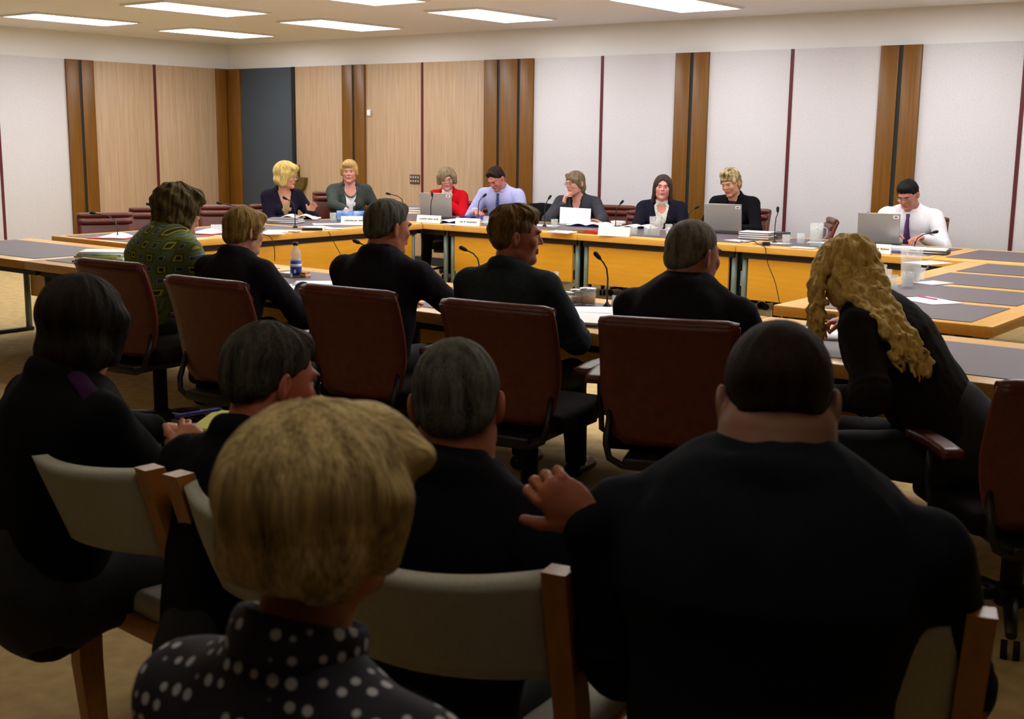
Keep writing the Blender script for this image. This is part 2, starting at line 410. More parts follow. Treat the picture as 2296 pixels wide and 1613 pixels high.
# ---------------------------------------------------------------- signed distance figures
def axis(lo, hi, base, fine):
    xs = [lo]
    while xs[-1] < hi:
        x = xs[-1]; st = base
        for a, b, s_ in fine:
            if a-.03 <= x <= b+.03:
                st = min(st, s_ if a <= x <= b else max(s_, min(base, s_*1.8)))
        xs.append(x+st)
    return np.array(xs, dtype=np.float32)
def nrm(v):
    v = np.asarray(v, float); return v/max(1e-9, np.linalg.norm(v))
class SDF:
    def __init__(s, lo, hi, base=.009, focus=()):
        s.ax = [axis(lo[i], hi[i], base, [(f[0][i], f[1][i], f[2]) for f in focus]) for i in range(3)]
        s.F = np.full([len(a) for a in s.ax], 1.0, np.float32)
    def sl(s, lo, hi):
        r = []
        for i in range(3):
            a = int(np.searchsorted(s.ax[i], lo[i])); b = int(np.searchsorted(s.ax[i], hi[i]))
            r.append(slice(max(a-1, 0), min(b+1, len(s.ax[i]))))
        return tuple(r)
    def pts(s, sl):
        return (s.ax[0][sl[0]][:, None, None], s.ax[1][sl[1]][None, :, None], s.ax[2][sl[2]][None, None, :])
    def comb(s, sl, d, k, op):
        A = s.F[sl]
        d = d.astype(np.float32)
        if op == 'u':
            if k <= 0: s.F[sl] = np.minimum(A, d)
            else:
                h = np.clip(.5+.5*(d-A)/k, 0, 1); s.F[sl] = d*(1-h)+A*h-k*h*(1-h)
        else:
            nd = -d
            if k <= 0: s.F[sl] = np.maximum(A, nd)
            else:
                h = np.clip(.5+.5*(nd-A)/k, 0, 1); s.F[sl] = nd*h+A*(1-h)+k*h*(1-h)
    def cone(s, a, b, ra, rb, k=.02, op='u', sq=None):
        a = np.asarray(a, float); b = np.asarray(b, float); m = max(ra, rb)*1.25+k+.025
        sl = s.sl(np.minimum(a, b)-m, np.maximum(a, b)+m); X, Y, Z = s.pts(sl)
        if X.size*Y.size*Z.size == 0: return s
        px, py, pz = X-a[0], Y-a[1], Z-a[2]; ba = b-a
        f = 1.0
        if sq is not None:   # squash along direction sq[0] by factor sq[1] (<1 flattens)
            n, f = nrm(sq[0]), sq[1]
            dn = px*n[0]+py*n[1]+pz*n[2]
            g = (1/f-1)*dn
            px, py, pz = px+g*n[0], py+g*n[1], pz+g*n[2]
            ba = ba + (1/f-1)*np.dot(ba, n)*n
        L = max(1e-9, float(ba@ba))
        t = np.clip((px*ba[0]+py*ba[1]+pz*ba[2])/L, 0, 1)
        d = np.sqrt((px-t*ba[0])**2+(py-t*ba[1])**2+(pz-t*ba[2])**2)-(ra+(rb-ra)*t)
        if f < 1: d = d*(f+1)/2
        s.comb(sl, d, k, op); return s
    def ell(s, c, r, R=None, k=.02, op='u'):
        c = np.asarray(c, float); r = np.asarray(r, float); m = r.max()+k+.025
        sl = s.sl(c-m, c+m); X, Y, Z = s.pts(sl)
        if X.size*Y.size*Z.size == 0: return s
        px, py, pz = X-c[0], Y-c[1], Z-c[2]
        if R is not None:
            px, py, pz = (R[0, 0]*px+R[1, 0]*py+R[2, 0]*pz, R[0, 1]*px+R[1, 1]*py+R[2, 1]*pz, R[0, 2]*px+R[1, 2]*py+R[2, 2]*pz)
        k0 = np.sqrt((px/r[0])**2+(py/r[1])**2+(pz/r[2])**2)
        k1 = np.sqrt((px/r[0]**2)**2+(py/r[1]**2)**2+(pz/r[2]**2)**2)
        s.comb(sl, k0*(k0-1)/np.maximum(k1, 1e-6), k, op); return s
    def torus(s, c, R, r, R3, k=.01, zs=1.0, ys=1.0):
        c = np.asarray(c, float); m = R+r*max(1, zs)+k+.03
        sl = s.sl(c-m, c+m); X, Y, Z = s.pts(sl)
        px, py, pz = X-c[0], Y-c[1], Z-c[2]
        q = [R3[0, i]*px+R3[1, i]*py+R3[2, i]*pz for i in range(3)]
        d = np.sqrt((np.sqrt(q[0]**2+(q[1]/ys)**2)-R)**2+(q[2]/zs)**2)-r
        s.comb(sl, d, k, 'u'); return s
    def plane(s, p, n, k=0.0, lo=None, hi=None):
        """cut away everything on the side n points to"""
        n = nrm(n)
        sl = s.sl(lo, hi) if lo is not None else (slice(None),)*3
        X, Y, Z = s.pts(sl)
        d = -((X-p[0])*n[0]+(Y-p[1])*n[1]+(Z-p[2])*n[2])
        s.comb(sl, d, k, 'c'); return s
    def wrinkle(s, amp, freq, seed=0, aniso=(1, 1, 1), lo=None, hi=None, wd=.04):
        rs = np.random.RandomState(seed)
        sl = s.sl(lo, hi) if lo is not None else (slice(None),)*3
        X, Y, Z = s.pts(sl)
        n = 0
        for i in range(5):
            d = rs.randn(3)*np.array(aniso); d = d/np.linalg.norm(d)*freq*(.7+.5*i)
            e = rs.randn(3); e = e/np.linalg.norm(e)*freq*.5
            n = n+np.sin(X*d[0]+Y*d[1]+Z*d[2]+rs.rand()*6+1.2*np.sin(X*e[0]+Y*e[1]+Z*e[2]+rs.rand()*6))/(1+.5*i)
        A = s.F[sl]
        s.F[sl] = np.where(np.abs(A) < wd, A+(amp*n/3).astype(np.float32), A); return s
    def mesh(s, name):
        F = s.F; ax = s.ax
        S = F < 0
        c8 = [S[i:S.shape[0]-1+i, j:S.shape[1]-1+j, k:S.shape[2]-1+k] for i in (0, 1) for j in (0, 1) for k in (0, 1)]
        anyv = c8[0].copy(); allv = c8[0].copy()
        for c in c8[1:]: anyv |= c; allv &= c
        act = anyv & ~allv
        I, J, K = np.nonzero(act); n = len(I)
        idx = np.full(act.shape, -1, np.int32); idx[I, J, K] = np.arange(n)
        V = np.zeros((n, 3)); C = np.zeros(n)
        cx = [(i, j, k) for i in (0, 1) for j in (0, 1) for k in (0, 1)]
        vals = {c: F[I+c[0], J+c[1], K+c[2]] for c in cx}
        for c in cx:
            for a in range(3):
                if c[a]: continue
                e = list(c); e[a] = 1; e = tuple(e)
                v0, v1 = vals[c], vals[e]; mk = (v0 < 0) != (v1 < 0)
                t = np.where(mk, v0/np.where(mk, v0-v1, 1), 0)
                P = []
                for b, G in enumerate((I, J, K)):
                    x0 = ax[b][G+c[b]]
                    P.append(x0+t*(ax[b][G+1]-x0) if b == a else x0)
                V += np.where(mk[:, None], np.stack(P, 1), 0); C += mk
        V /= C[:, None]
        Q = []
        for a in range(3):
            b, c = (a+1) % 3, (a+2) % 3
            s0 = [slice(None)]*3; s1 = [slice(None)]*3
            s0[a] = slice(0, -1); s1[a] = slice(1, None)
            for x in (b, c): s0[x] = slice(1, -1); s1[x] = slice(1, -1)
            A, B = S[tuple(s0)], S[tuple(s1)]
            for fl in (0, 1):
                g = np.nonzero((A & ~B) if fl == 0 else (B & ~A))
                g = list(g); g[b] = g[b]+1; g[c] = g[c]+1
                def cell(db, dc):
                    h = [None]*3; h[a] = g[a]; h[b] = g[b]+db; h[c] = g[c]+dc
                    return idx[h[0], h[1], h[2]]
                q = np.stack([cell(-1, -1), cell(0, -1), cell(0, 0), cell(-1, 0)], 1)
                Q.append(q if fl == 0 else q[:, ::-1])
        Q = np.concatenate(Q); Q = Q[(Q >= 0).all(1)]
        me = bpy.data.meshes.new(name)
        me.vertices.add(n); me.vertices.foreach_set('co', V.astype(np.float32).ravel())
        m = len(Q)
        me.loops.add(m*4); me.loops.foreach_set('vertex_index', Q.astype(np.int32).ravel())
        me.polygons.add(m); me.polygons.foreach_set('loop_start', np.arange(0, m*4, 4, dtype=np.int32))
        try: me.polygons.foreach_set('loop_total', np.full(m, 4, np.int32))
        except Exception: pass
        me.polygons.foreach_set('use_smooth', np.ones(m, bool))
        me.update(calc_edges=True)
        s.V, s.Q = V, Q
        return me
def setattr_vec(me, name, arr):
    a = me.attributes.new(name, 'FLOAT_VECTOR', 'POINT'); a.data.foreach_set('vector', arr.astype(np.float32).ravel())

def Rx(a): c, s_ = math.cos(a), math.sin(a); return np.array([[1, 0, 0], [0, c, -s_], [0, s_, c]])
def Ry(a): c, s_ = math.cos(a), math.sin(a); return np.array([[c, 0, s_], [0, 1, 0], [-s_, 0, c]])
def Rz(a): c, s_ = math.cos(a), math.sin(a); return np.array([[c, -s_, 0], [s_, c, 0], [0, 0, 1]])
RAD = PI/180

def hair_mat(name, c, c2, streak=.5, fine=26):
    m = bpy.data.materials.new(name); m.use_nodes = True
    nt = m.node_tree; b = nt.nodes['Principled BSDF']
    b.inputs['Roughness'].default_value = .65; b.inputs['Specular IOR Level'].default_value = .12
    at = nt.nodes.new('ShaderNodeAttribute'); at.attribute_name = 'flow'
    def nz(s, det):
        mp = nt.nodes.new('ShaderNodeMapping'); mp.inputs['Scale'].default_value = s
        n = nt.nodes.new('ShaderNodeTexNoise'); n.inputs['Scale'].default_value = 1; n.inputs['Detail'].default_value = det
        nt.links.new(at.outputs['Vector'], mp.inputs[0]); nt.links.new(mp.outputs[0], n.inputs['Vector']); return n
    a = nz((fine, fine, 1.4), 3); bb = nz((5, 5, 1.0), 2)
    ad = nt.nodes.new('ShaderNodeMath'); ad.operation = 'MULTIPLY_ADD'; ad.inputs[1].default_value = .5
    nt.links.new(a.outputs[0], ad.inputs[0])
    mu = nt.nodes.new('ShaderNodeMath'); mu.operation = 'MULTIPLY'; mu.inputs[1].default_value = .5
    nt.links.new(bb.outputs[0], mu.inputs[0]); nt.links.new(mu.outputs[0], ad.inputs[2])
    r = nt.nodes.new('ShaderNodeValToRGB')
    r.color_ramp.elements[0].position = .5-streak/3; r.color_ramp.elements[1].position = .5+streak/3
    r.color_ramp.elements[0].color = (*lin(c), 1); r.color_ramp.elements[1].color = (*lin(c2), 1)
    nt.links.new(ad.outputs[0], r.inputs[0]); nt.links.new(r.outputs[0], b.inputs['Base Color'])
    bp = nt.nodes.new('ShaderNodeBump'); bp.inputs['Strength'].default_value = .8; bp.inputs['Distance'].default_value = .005
    nt.links.new(a.outputs[0], bp.inputs['Height']); nt.links.new(bp.outputs[0], b.inputs['Normal'])
    return m
def skin_mat(name, c, c2):
    return mat(name, c, .5, c2, (16, 16, 16), contrast=.6, bump=.06, bscale=(300, 300, 300))

def add_hand(F, wr, d, n, side, curl=.5, point=False, sc_=1.0, spread=1.0):
    """five finger hand: wr wrist, d pointing direction, n palm normal, side +1 right / -1 left"""
    wr = np.asarray(wr, float); d = nrm(d); n = np.asarray(n, float); n = nrm(n-d*np.dot(n, d))
    t = np.cross(d, n)*side          # towards the thumb
    S = sc_
    R = np.stack([t, d, n], 1)
    F.ell(wr+d*.045*S, (.040*S, .052*S, .016*S), R, k=.012)
    F.cone(wr-d*.01*S, wr+d*.03*S, .024*S, .026*S, k=.015, sq=(n, .7))
    ln = (.078, .086, .08, .062)
    for i, off in enumerate((.028, .0095, -.0095, -.028)):
        b = wr+d*(.084-abs(i-1.2)*.004)*S+t*off*S
        dd = nrm(d+t*off*2.0*spread); r = .0088*S; cur = b.copy()
        ang = curl*(.75+.1*i) if not (point and i == 0) else .1
        for j, fr in enumerate((.45, .32, .23)):
            dd = nrm(dd*math.cos(ang)+n*math.sin(ang))
            # keep perpendicular frame
            nn = nrm(n-dd*np.dot(n, dd)) if abs(np.dot(n, dd)) < .98 else -d
            nx = cur+dd*ln[i]*fr*S
            F.cone(cur, nx, r, r*.9, k=.004)
            cur = nx; r *= .92
            dd = nrm(dd*math.cos(ang*.9)+nn*math.sin(ang*.9)) if j < 2 else dd
            ang *= .6
    b = wr+d*.025*S+t*.030*S
    dt = nrm(t*.65+d*.75+n*.35)
    m = b+dt*.042*S; F.cone(b-dt*.01*S, m, .0135*S, .011*S, k=.01)
    dt2 = nrm(dt+n*curl*.5+d*.3); F.cone(m, m+dt2*.034*S, .0105*S, .0085*S, k=.004)
def hairprims(F, P, R, s, style, t=0.0):
    def L(x, y, z): return P+R@(np.array([x, y, z])*s)
    E = lambda c, r, k=.02, op='u', R2=None: F.ell(L(*c), np.array(r)*s, R if R2 is None else R@R2, k=k, op=op)
    C = lambda a, b, ra, rb, k=.02, sq=None: F.cone(L(*a), L(*b), ra*s, rb*s, k=k, sq=sq)
    def PL(p, n, k=.01): F.plane(L(*p), R@np.array(n, float), k, *box)
    box = (P-.35, P+.35)
    def TAPER(p, n, amount, width):
        p = L(*p); n = nrm(R@np.array(n, float)); X, Y, Z = F.pts((slice(None),)*3)
        din = -((X-p[0])*n[0]+(Y-p[1])*n[1]+(Z-p[2])*n[2])
        F.F = np.where(F.F < .5, F.F+(amount*np.clip(1-din/width, 0, 1)).astype(np.float32), F.F)
    st = style
    if st in ('short', 'short_thin', 'crop'):
        g = {'short': .009, 'short_thin': .006, 'crop': .004}[st]
        E((0, -.016, .034), (.077+g, .099+g, .086+g*1.3))
        E((0, -.05, -.02), (.070+g*.6, .064+g, .062))
        if st == 'short': E((0, .055, .085), (.058, .042, .034)); 
        TAPER((0, .075, .062), (0, .82, -1), .007, .03)
        nz_ = -.078 if st != 'crop' else -.024
        TAPER((0, -.06, nz_), (0, -.5, -1), .012 if st == 'short' else .007, .045)
        PL((0, .075, .062), (0, .82, -1)); PL((0, -.06, nz_), (0, -.35, -1))
        PL((0, .078, .0), (0, 1, .12))
        for sx in (-1, 1): E((sx*.08, .012, -.03), (.03, .032, .045), k=.008, op='c')
    elif st == 'big_short':      # thick swept hair of the man seen in profile
        E((0, -.02, .042), (.082, .104, .092)); E((0, .038, .094), (.060, .052, .034)); E((0, -.055, -.02), (.068, .060, .055)); TAPER((0, -.06, -.078), (0, -.5, -1), .012, .05)
        PL((0, .08, .058), (0, .9, -1)); PL((0, -.06, -.078), (0, -.35, -1))
        for sx in (-1, 1): E((sx*.082, .012, -.03), (.03, .034, .048), k=.008, op='c')
    elif st == 'asian':
        E((0, -.012, .040), (.084, .105, .090)); E((0, .045, .085), (.060, .048, .034)); E((0, -.05, -.02), (.070, .062, .055)); TAPER((0, .085, .052), (0, .7, -1), .010, .03)
        PL((0, .085, .052), (0, .7, -1)); PL((0, -.06, -.07), (0, -.35, -1))
        for sx in (-1, 1): E((sx*.082, .022, -.028), (.03, .034, .048), k=.008, op='c')
    elif st == 'bob':            # chin length, full
        E((0, -.022, .030), (.096, .118, .100)); E((0, -.05, -.045), (.088, .072, .062))
        for sx in (-1, 1): C((sx*.080, .012, .02), (sx*.078, .016, -.055), .030, .026)
        E((0, .125, -.045), (.060, .085, .098), k=.012, op='c')
        PL((0, 0, -.088), (0, .1, -1), .02)
    elif st == 'full_blonde':
        E((0, -.02, .045), (.105, .122, .108)); E((0, -.045, -.04), (.100, .084, .070))
        for sx in (-1, 1): C((sx*.085, .02, .03), (sx*.088, .005, -.075), .034, .030)
        E((0, .07, .088), (.072, .05, .036))
        E((0, .132, -.045), (.060, .085, .096), k=.012, op='c')
        PL((0, 0, -.105), (0, .2, -1), .02)
    elif st == 'fringe_short':   # short swept fringe
        E((0, -.015, .038), (.090, .108, .094)); E((0, -.05, -.02), (.078, .068, .06)); E((.01, .066, .075), (.062, .042, .034))
        for sx in (-1, 1): C((sx*.080, .03, .03), (sx*.079, .015, -.025), .018, .014)
        E((0, .126, -.032), (.064, .078, .090), k=.01, op='c'); PL((0, -.06, -.08), (0, -.2, -1))
    elif st == 'bowl':           # rounded bob with side parting
        E((0, -.012, .036), (.100, .116, .098)); E((0, -.045, -.02), (.094, .08, .06))
        for sx in (-1, 1): C((sx*.084, .03, .04), (sx*.084, .02, -.035), .028, .026)
        E((-.016, .130, -.036), (.062, .084, .104), k=.01, op='c', R2=Ry(-.22)); PL((0, 0, -.07), (0, .35, -1), .02)
    elif st == 'long_straight':
        E((0, -.015, .034), (.086, .108, .090)); E((0, -.05, -.06), (.080, .062, .085))
        for sx in (-1, 1): C((sx*.070, .02, .035), (sx*.084, -.01, -.135), .020, .020)
        E((0, .130, -.022), (.062, .096, .108), k=.01, op='c'); PL((0, 0, -.16), (0, .1, -1), .02)
    elif st == 'tied_back':      # greying, longer behind
        E((0, -.012, .036), (.087, .108, .094)); E((0, -.055, -.04), (.076, .062, .08)); C((0, -.075, -.03), (.02, -.07, -.13), .04, .03)
        C((.03, .07, .085), (-.05, .075, .045), .024, .014)
        for sx in (-1, 1): C((sx*.076, .025, .04), (sx*.079, .0, -.03), .018, .016)
        E((.004, .122, -.042), (.064, .072, .096), k=.01, op='c')
    elif st == 'spiky':
        E((0, -.01, .045), (.088, .108, .102)); E((0, -.05, -.03), (.074, .066, .07)); E((0, .05, .105), (.06, .05, .036))
        C((0, -.07, -.05), (0, -.075, -.10), .035, .02)
        PL((0, .085, .045), (0, .9, -1)); 
        for sx in (-1, 1): E((sx*.084, .018, -.03), (.03, .034, .045), k=.008, op='c')
    elif st == 'messy':          # thick layered, to the collar
        E((0, -.03, .030), (.108, .124, .112)); E((0, -.055, -.055), (.100, .080, .075)); E((.02, .05, .07), (.08, .06, .05))
        for sx in (-1, 1): C((sx*.088, .0, .02), (sx*.08, -.01, -.07), .034, .03)
        E((0, .135, -.03), (.062, .07, .10), k=.01, op='c')
    elif st == 'nape_bob':       # smooth bob seen from behind
        E((0, -.018, .028), (.100, .122, .100)); E((0, -.050, -.035), (.090, .078, .072)); E((0, .06, .07), (.07, .05, .045))
        for sx in (-1, 1): C((sx*.086, .02, .02), (sx*.076, .015, -.05), .024, .018)
        C((.05, .065, .07), (.078, .075, .058), .026, .018)
        E((0, .135, -.04), (.062, .08, .10), k=.01, op='c'); PL((0, -.04, -.098), (0, -.45, -1), .012)
    elif st == 'dark_long':
        E((0, -.02, .03), (.096, .118, .098)); E((0, -.05, -.06), (.09, .075, .075))
        for sx in (-1, 1): C((sx*.08, .02, .02), (sx*.075, .0, -.07), .03, .026)
        E((0, .135, -.03), (.06, .07, .10), k=.01, op='c')
    elif st == 'curly_long':
        E((0, -.02, .035), (.096, .118, .10)); E((0, -.05, -.05), (.10, .085, .09))
        E((0, .135, -.03), (.058, .07, .10), k=.01, op='c')

def person(name_label, xy, top, face, hair, body='suit', lean=8, side=0, head=(0, 0, 0), hands=None, col_=None, hairc=None, skinc=((206, 150, 122), (190, 128, 104)),
           group=None, wide=1.0, female=False, vopen=None, glasses=False, tie=None, fine=.0042, fine_hands=True, seat=.5, extra=None, collar=None,
           hs=1.0, legs=True, fat=0.0, wr=.006, ears=True, skinname=None, neckh=.095, drop=0.014):
    """xy: plan position of the head; top: z of the head's top; face: world azimuth (deg, 0 = +Y, clockwise positive) of the chest; head = (yaw clockwise, pitch down, roll)"""
    if hair in ('messy', 'dark_long', 'full_blonde', 'bowl', 'nape_bob', 'curly_long', 'long_straight'): ears = False
    rz = -face*RAD
    Rt = Ry(side*RAD)@Rx(-lean*RAD)                     # torso
    Rh = Rz(-head[0]*RAD)@Rx(-head[1]*RAD)@Ry(head[2]*RAD)
    pel = np.array([0, 0, seat+.03])
    HS = hs
    # torso length from the height of the head top
    neck_h = neckh; hc_up = .125*HS
    def build_joints(T):
        nb = pel+Rt@np.array([0, 0, T])
        hc = nb+Rt@np.array([0, .012, neck_h*.55])+Rh@np.array([0, .025, hc_up*.62])+np.array([0, 0, .012])
        return nb, hc
    T = .5
    for _ in range(12):
        nb, hc = build_joints(T)
        tz = hc[2]+.128*HS
        T += (top-tz)/max(.5, Rt[2, 2])
    W = wide
    sh = {s_: pel+Rt@np.array([s_*(.178 if not female else .160)*W, 0, T-.055-drop]) for s_ in (-1, 1)}
    ch = pel+Rt@np.array([0, .005, T*.60])
    # hands
    hd = {}
    hands = hands or {}
    for s_ in (-1, 1):
        h = dict(wr=(s_*.13, .42, .70), d=(-s_*.35, 1, -.05), n=(0, 0, -1), curl=.45, pole=(s_*.8, -.4, -1), point=False)
        h.update(hands.get(s_, {})); hd[s_] = h
    root_xy = np.array(xy)-(Rz(rz)@np.array([hc[0], hc[1], 0]))[:2]
    Rinv = Rz(-rz)
    arms = {}
    for s_ in (-1, 1):
        h = hd[s_]
        wp = np.array(h['wr'], float)
        if h.get('hrel') is not None: wp = hc+np.array(h['hrel'], float)
        if h.get('world') is not None:
            q = np.array(h['world'], float); wp = Rinv@(q-np.array([root_xy[0], root_xy[1], 0]))
        S = sh[s_]; la, lb = (.29, .26) if not female else (.27, .24)
        v = wp-S; D = np.linalg.norm(v)
        if D > (la+lb)*.985:
            wp = S+v/D*(la+lb)*.985; v = wp-S; D = np.linalg.norm(v)
        a = (la*la-lb*lb+D*D)/(2*D); hh = math.sqrt(max(0, la*la-a*a)); u = v/D
        pl = np.array(h['pole'], float); pl = nrm(pl-u*np.dot(pl, u))
        el = S+u*a+pl*hh
        arms[s_] = (S, el, wp)
        dd = np.array(h['d'], float); nn = np.array(h['n'], float)
        h['D'], h['N'] = dd, nn
    hip = {s_: pel+np.array([s_*.085, .02, -.02]) for s_ in (-1, 1)}
    knee = {s_: np.array([s_*.13, .46, seat-.0]) for s_ in (-1, 1)}
    ank = {s_: np.array([s_*.14, .48, .09]) for s_ in (-1, 1)}

    root = empty('person', (root_xy[0], root_xy[1], 0), rz, name_label, 'person', group)
    skn = skinname or 'skin'
    SK = skin_mat('skin_%d_%d' % (skinc[0][0], skinc[0][2]), *skinc)
    lo = np.min([pel-.25, hc-.2]+[arms[s_][i]-.13 for s_ in (-1, 1) for i in (1, 2)]+[sh[-1]-.15, np.array([-.3, -.3, 0])], 0)
    hi = np.max([pel+.25, hc+.2]+[arms[s_][i]+.2 for s_ in (-1, 1) for i in (1, 2)]+[sh[1]+.15, np.array([.3, .75 if legs else .3, 0])], 0)
    lo[2] = 0.02 if legs else seat-.15
    foc = [(hc-.135*HS, hc+.135*HS, fine)]
    if fine_hands:
        for s_ in (-1, 1):
            c = arms[s_][2]+nrm(hd[s_]['D'])*.08; foc.append((c-.10, c+.10, .0042))
    F = SDF(lo, hi, .011, foc)
    # ---- body
    def TL(x, y, z): return pel+Rt@np.array([x, y, z])
    fy = Rt@np.array([0, 1, 0])
    F.cone(TL(0, 0, .02), TL(0, 0, T*.62), .108+fat, .112*W+fat, k=.04, sq=(fy, .72))
    F.cone(TL(-.09*W, 0, T-.10), TL(.09*W, 0, T-.10), .085, .085, k=.05, sq=(fy, .85))
    for s_ in (-1, 1):
        S, e, wq = arms[s_]
        F.cone(TL(0, -.005, T-.01), S-np.array([0, 0, .01]), .045, .045, k=.03)
        F.cone(S, e, .048, .038, k=.02); F.cone(e, wq, .037, .024, k=.015)
        add_hand(F, wq, hd[s_]['D'], hd[s_]['N'], s_, hd[s_]['curl'], hd[s_]['point'], .94 if female else 1.0)
        if legs:
            F.cone(hip[s_], knee[s_], .07, .05, k=.03); F.cone(knee[s_], ank[s_], .048, .034, k=.02); F.cone(ank[s_], ank[s_]+[0, .12, -.04], .03, .022, k=.02)
    def HL(x, y, z): return hc+Rh@(np.array([x, y, z])*HS)
    He = lambda c, r, k=.015, op='u', R2=None: F.ell(HL(*c), np.array(r)*HS, Rh if R2 is None else Rh@R2, k=k, op=op)
    Hc = lambda a, b, ra, rb, k=.01: F.cone(HL(*a), HL(*b), ra*HS, rb*HS, k=k)
    nr = .050 if female else .060
    nr = nr*(1+.6*(W-1))+fat*.5
    F.cone(nb-Rt@np.array([0, .0, .03]), hc+Rh@np.array([0, -.022, -.05]), nr*1.12, nr*.98, k=.03)
    jw = .006 if not female else 0
    He((0, -.014, .030), (.074, .097, .085)); He((0, .022, -.028), (.061+jw*.6, .066, .086), k=.03)
    Hc((-.042-jw, .005, -.068), (0, .062, -.094), .019, .018, k=.02); Hc((.042+jw, .005, -.068), (0, .062, -.094), .019, .018, k=.02)
    He((0, .068, -.096), (.022, .017, .015), k=.012)
    for sx in (-1, 1):
        He((sx*.036, .062, -.022), (.022, .020, .024), k=.015)
        He((sx*.031, .098, .003), (.017, .015, .010), k=.010, op='c')
        if ears:
            He((sx*.082, -.012, -.008), (.0075, .019, .032), k=.006, R2=Rz(sx*.5)@Ry(sx*.12)); He((sx*.088, -.006, -.004), (.005, .010, .019), k=.004, op='c', R2=Rz(sx*.5))
    Hc((-.030, .083, .024), (.030, .083, .024), .011, .011, k=.014)
    Hc((0, .083, .014), (0, .101, -.021), .0070, .0100, k=.008)
    for sx in (-1, 1): He((sx*.010, .091, -.024), (.0075, .008, .0065), k=.005)
    Hc((-.016, .084, -.050), (.016, .084, -.050), .0075, .0075, k=.005); Hc((-.013, .084, -.062), (.013, .084, -.062), .0078, .0078, k=.005)
    me = F.mesh('body')
    o = link('body', me, [SK, LIP], root)
    Vh = (F.V-hc)@Rh/HS
    lipv = (np.abs(Vh[:, 0]) < .021) & (Vh[:, 2] > -.068) & (Vh[:, 2] < -.045) & (Vh[:, 1] > .080)
    me.polygons.foreach_set('material_index', lipv[F.Q].all(1).astype(np.int32)); me.update()
    # eyes and brows
    HM = hairc
    if ears or True:
        for sx in (-1, 1):
            e = MB(); c = HL(sx*.031, .0735, .003); r = .0110*HS
            bmesh.ops.create_uvsphere(e.bm, u_segments=12, v_segments=8, radius=r)
            for v in e.bm.verts: v.co = v.co + Vector(c)
            fwd = Rh@np.array([0, .97, -.2])
            for f in e.bm.faces:
                f.smooth = True
                if (f.calc_center_median()-Vector(c)).normalized().dot(Vector(fwd)) > .80: f.material_index = 1
            e.build('eye', [EYEW, EYED], root)
            MB().tube([HL(sx*.014, .0935, .021), HL(sx*.030, .0945, .027), HL(sx*.047, .084, .022)], [.003, .0042, .0026], 6).build('eyebrow', HM, root)
    if glasses:
        g = MB()
        for sx in (-1, 1):
            g.tube([HL(sx*.032+.021*math.cos(a), .103-abs(.021*math.cos(a)+sx*.0)*.12, .001+.015*math.sin(a)) for a in [i*2*PI/16 for i in range(17)]], .0016, 6)
            g.tube([HL(sx*.053, .099, .006), HL(sx*.078, .05, .006), HL(sx*.081, -.01, .002)], .0015, 6)
        g.tube([HL(-.011, .103, .004), HL(.011, .103, .004)], .0016, 6)
        go = g.build('spectacles', FRAME, root)
        for sx in (-1, 1):
            l = MB(); l.sheet(lambda u, v: HL(sx*.032+(u-.5)*.038*math.cos((v-.5)*2.2), .101, .001+(v-.5)*.027), 6, 4, .001); l.build('lens', LENS, go)
    # ---- hair
    if hair:
        G = SDF(hc-np.array([.24, .24, .34]) if hair == 'curly_long' else hc-np.array([.19, .19, .24]), hc+.19, min(fine, .004) if fine < .0042 else fine, ())
        hairprims(G, hc, Rh, HS, hair)
        if extra: extra(G, HL, hc, Rh)
        # strand clumps along the flow
        cr = hc+Rh@(np.array([0, -.03, .03])*HS)
        X, Y, Z = G.pts((slice(None),)*3)
        px, py, pz = X-cr[0], Y-cr[1], Z-cr[2]
        qx = Rh[0, 0]*px+Rh[1, 0]*py+Rh[2, 0]*pz; qy = Rh[0, 1]*px+Rh[1, 1]*py+Rh[2, 1]*pz; qz = Rh[0, 2]*px+Rh[1, 2]*py+Rh[2, 2]*pz
        az = np.arctan2(qx, -qy); rr = np.sqrt(qx**2+qy**2+qz**2)
        amp = {'crop': .0006, 'short': .003, 'short_thin': .0015, 'messy': .007, 'spiky': .006, 'curly_long': .006, 'big_short': .005, 'asian': .004}.get(hair, .0028)
        wv = np.sin(az*9+4*qz/.1+1)+.7*np.sin(az*17-3*qz/.1)+.5*np.sin(az*31+rr*40)
        if hair in ('messy', 'spiky', 'big_short', 'asian', 'curly_long'): wv = wv+.9*np.sin(qx*95+2*np.sin(qz*60))+.9*np.sin(qz*80+qy*70)
        G.F = np.where(np.abs(G.F) < .04, G.F+(amp*wv/2.2*np.clip(rr/.08, 0, 1)).astype(np.float32), G.F)
        hm = G.mesh('hair')
        q = (G.V-cr)@Rh
        azv = np.arctan2(q[:, 0], -q[:, 1]); pol = np.arccos(np.clip(q[:, 2]/np.maximum(np.linalg.norm(q, axis=1), 1e-6), -1, 1))
        sn = np.clip(np.sin(pol)*1.0, .0, 1)
        setattr_vec(hm, 'flow', np.stack([np.cos(azv)*(.25+.75*sn), np.sin(azv)*(.25+.75*sn), pol], 1))
        link('hair', hm, HM, root)
    # ---- clothes
    ctx = dict(root=root, pel=pel, Rt=Rt, T=T, sh=sh, arms=arms, hip=hip, knee=knee, ank=ank, W=W, fat=fat, lo=lo, hi=hi, nb=nb, hc=hc, nr=nr, TL=TL, HL=HL, Rh=Rh, fy=fy, hd=hd)
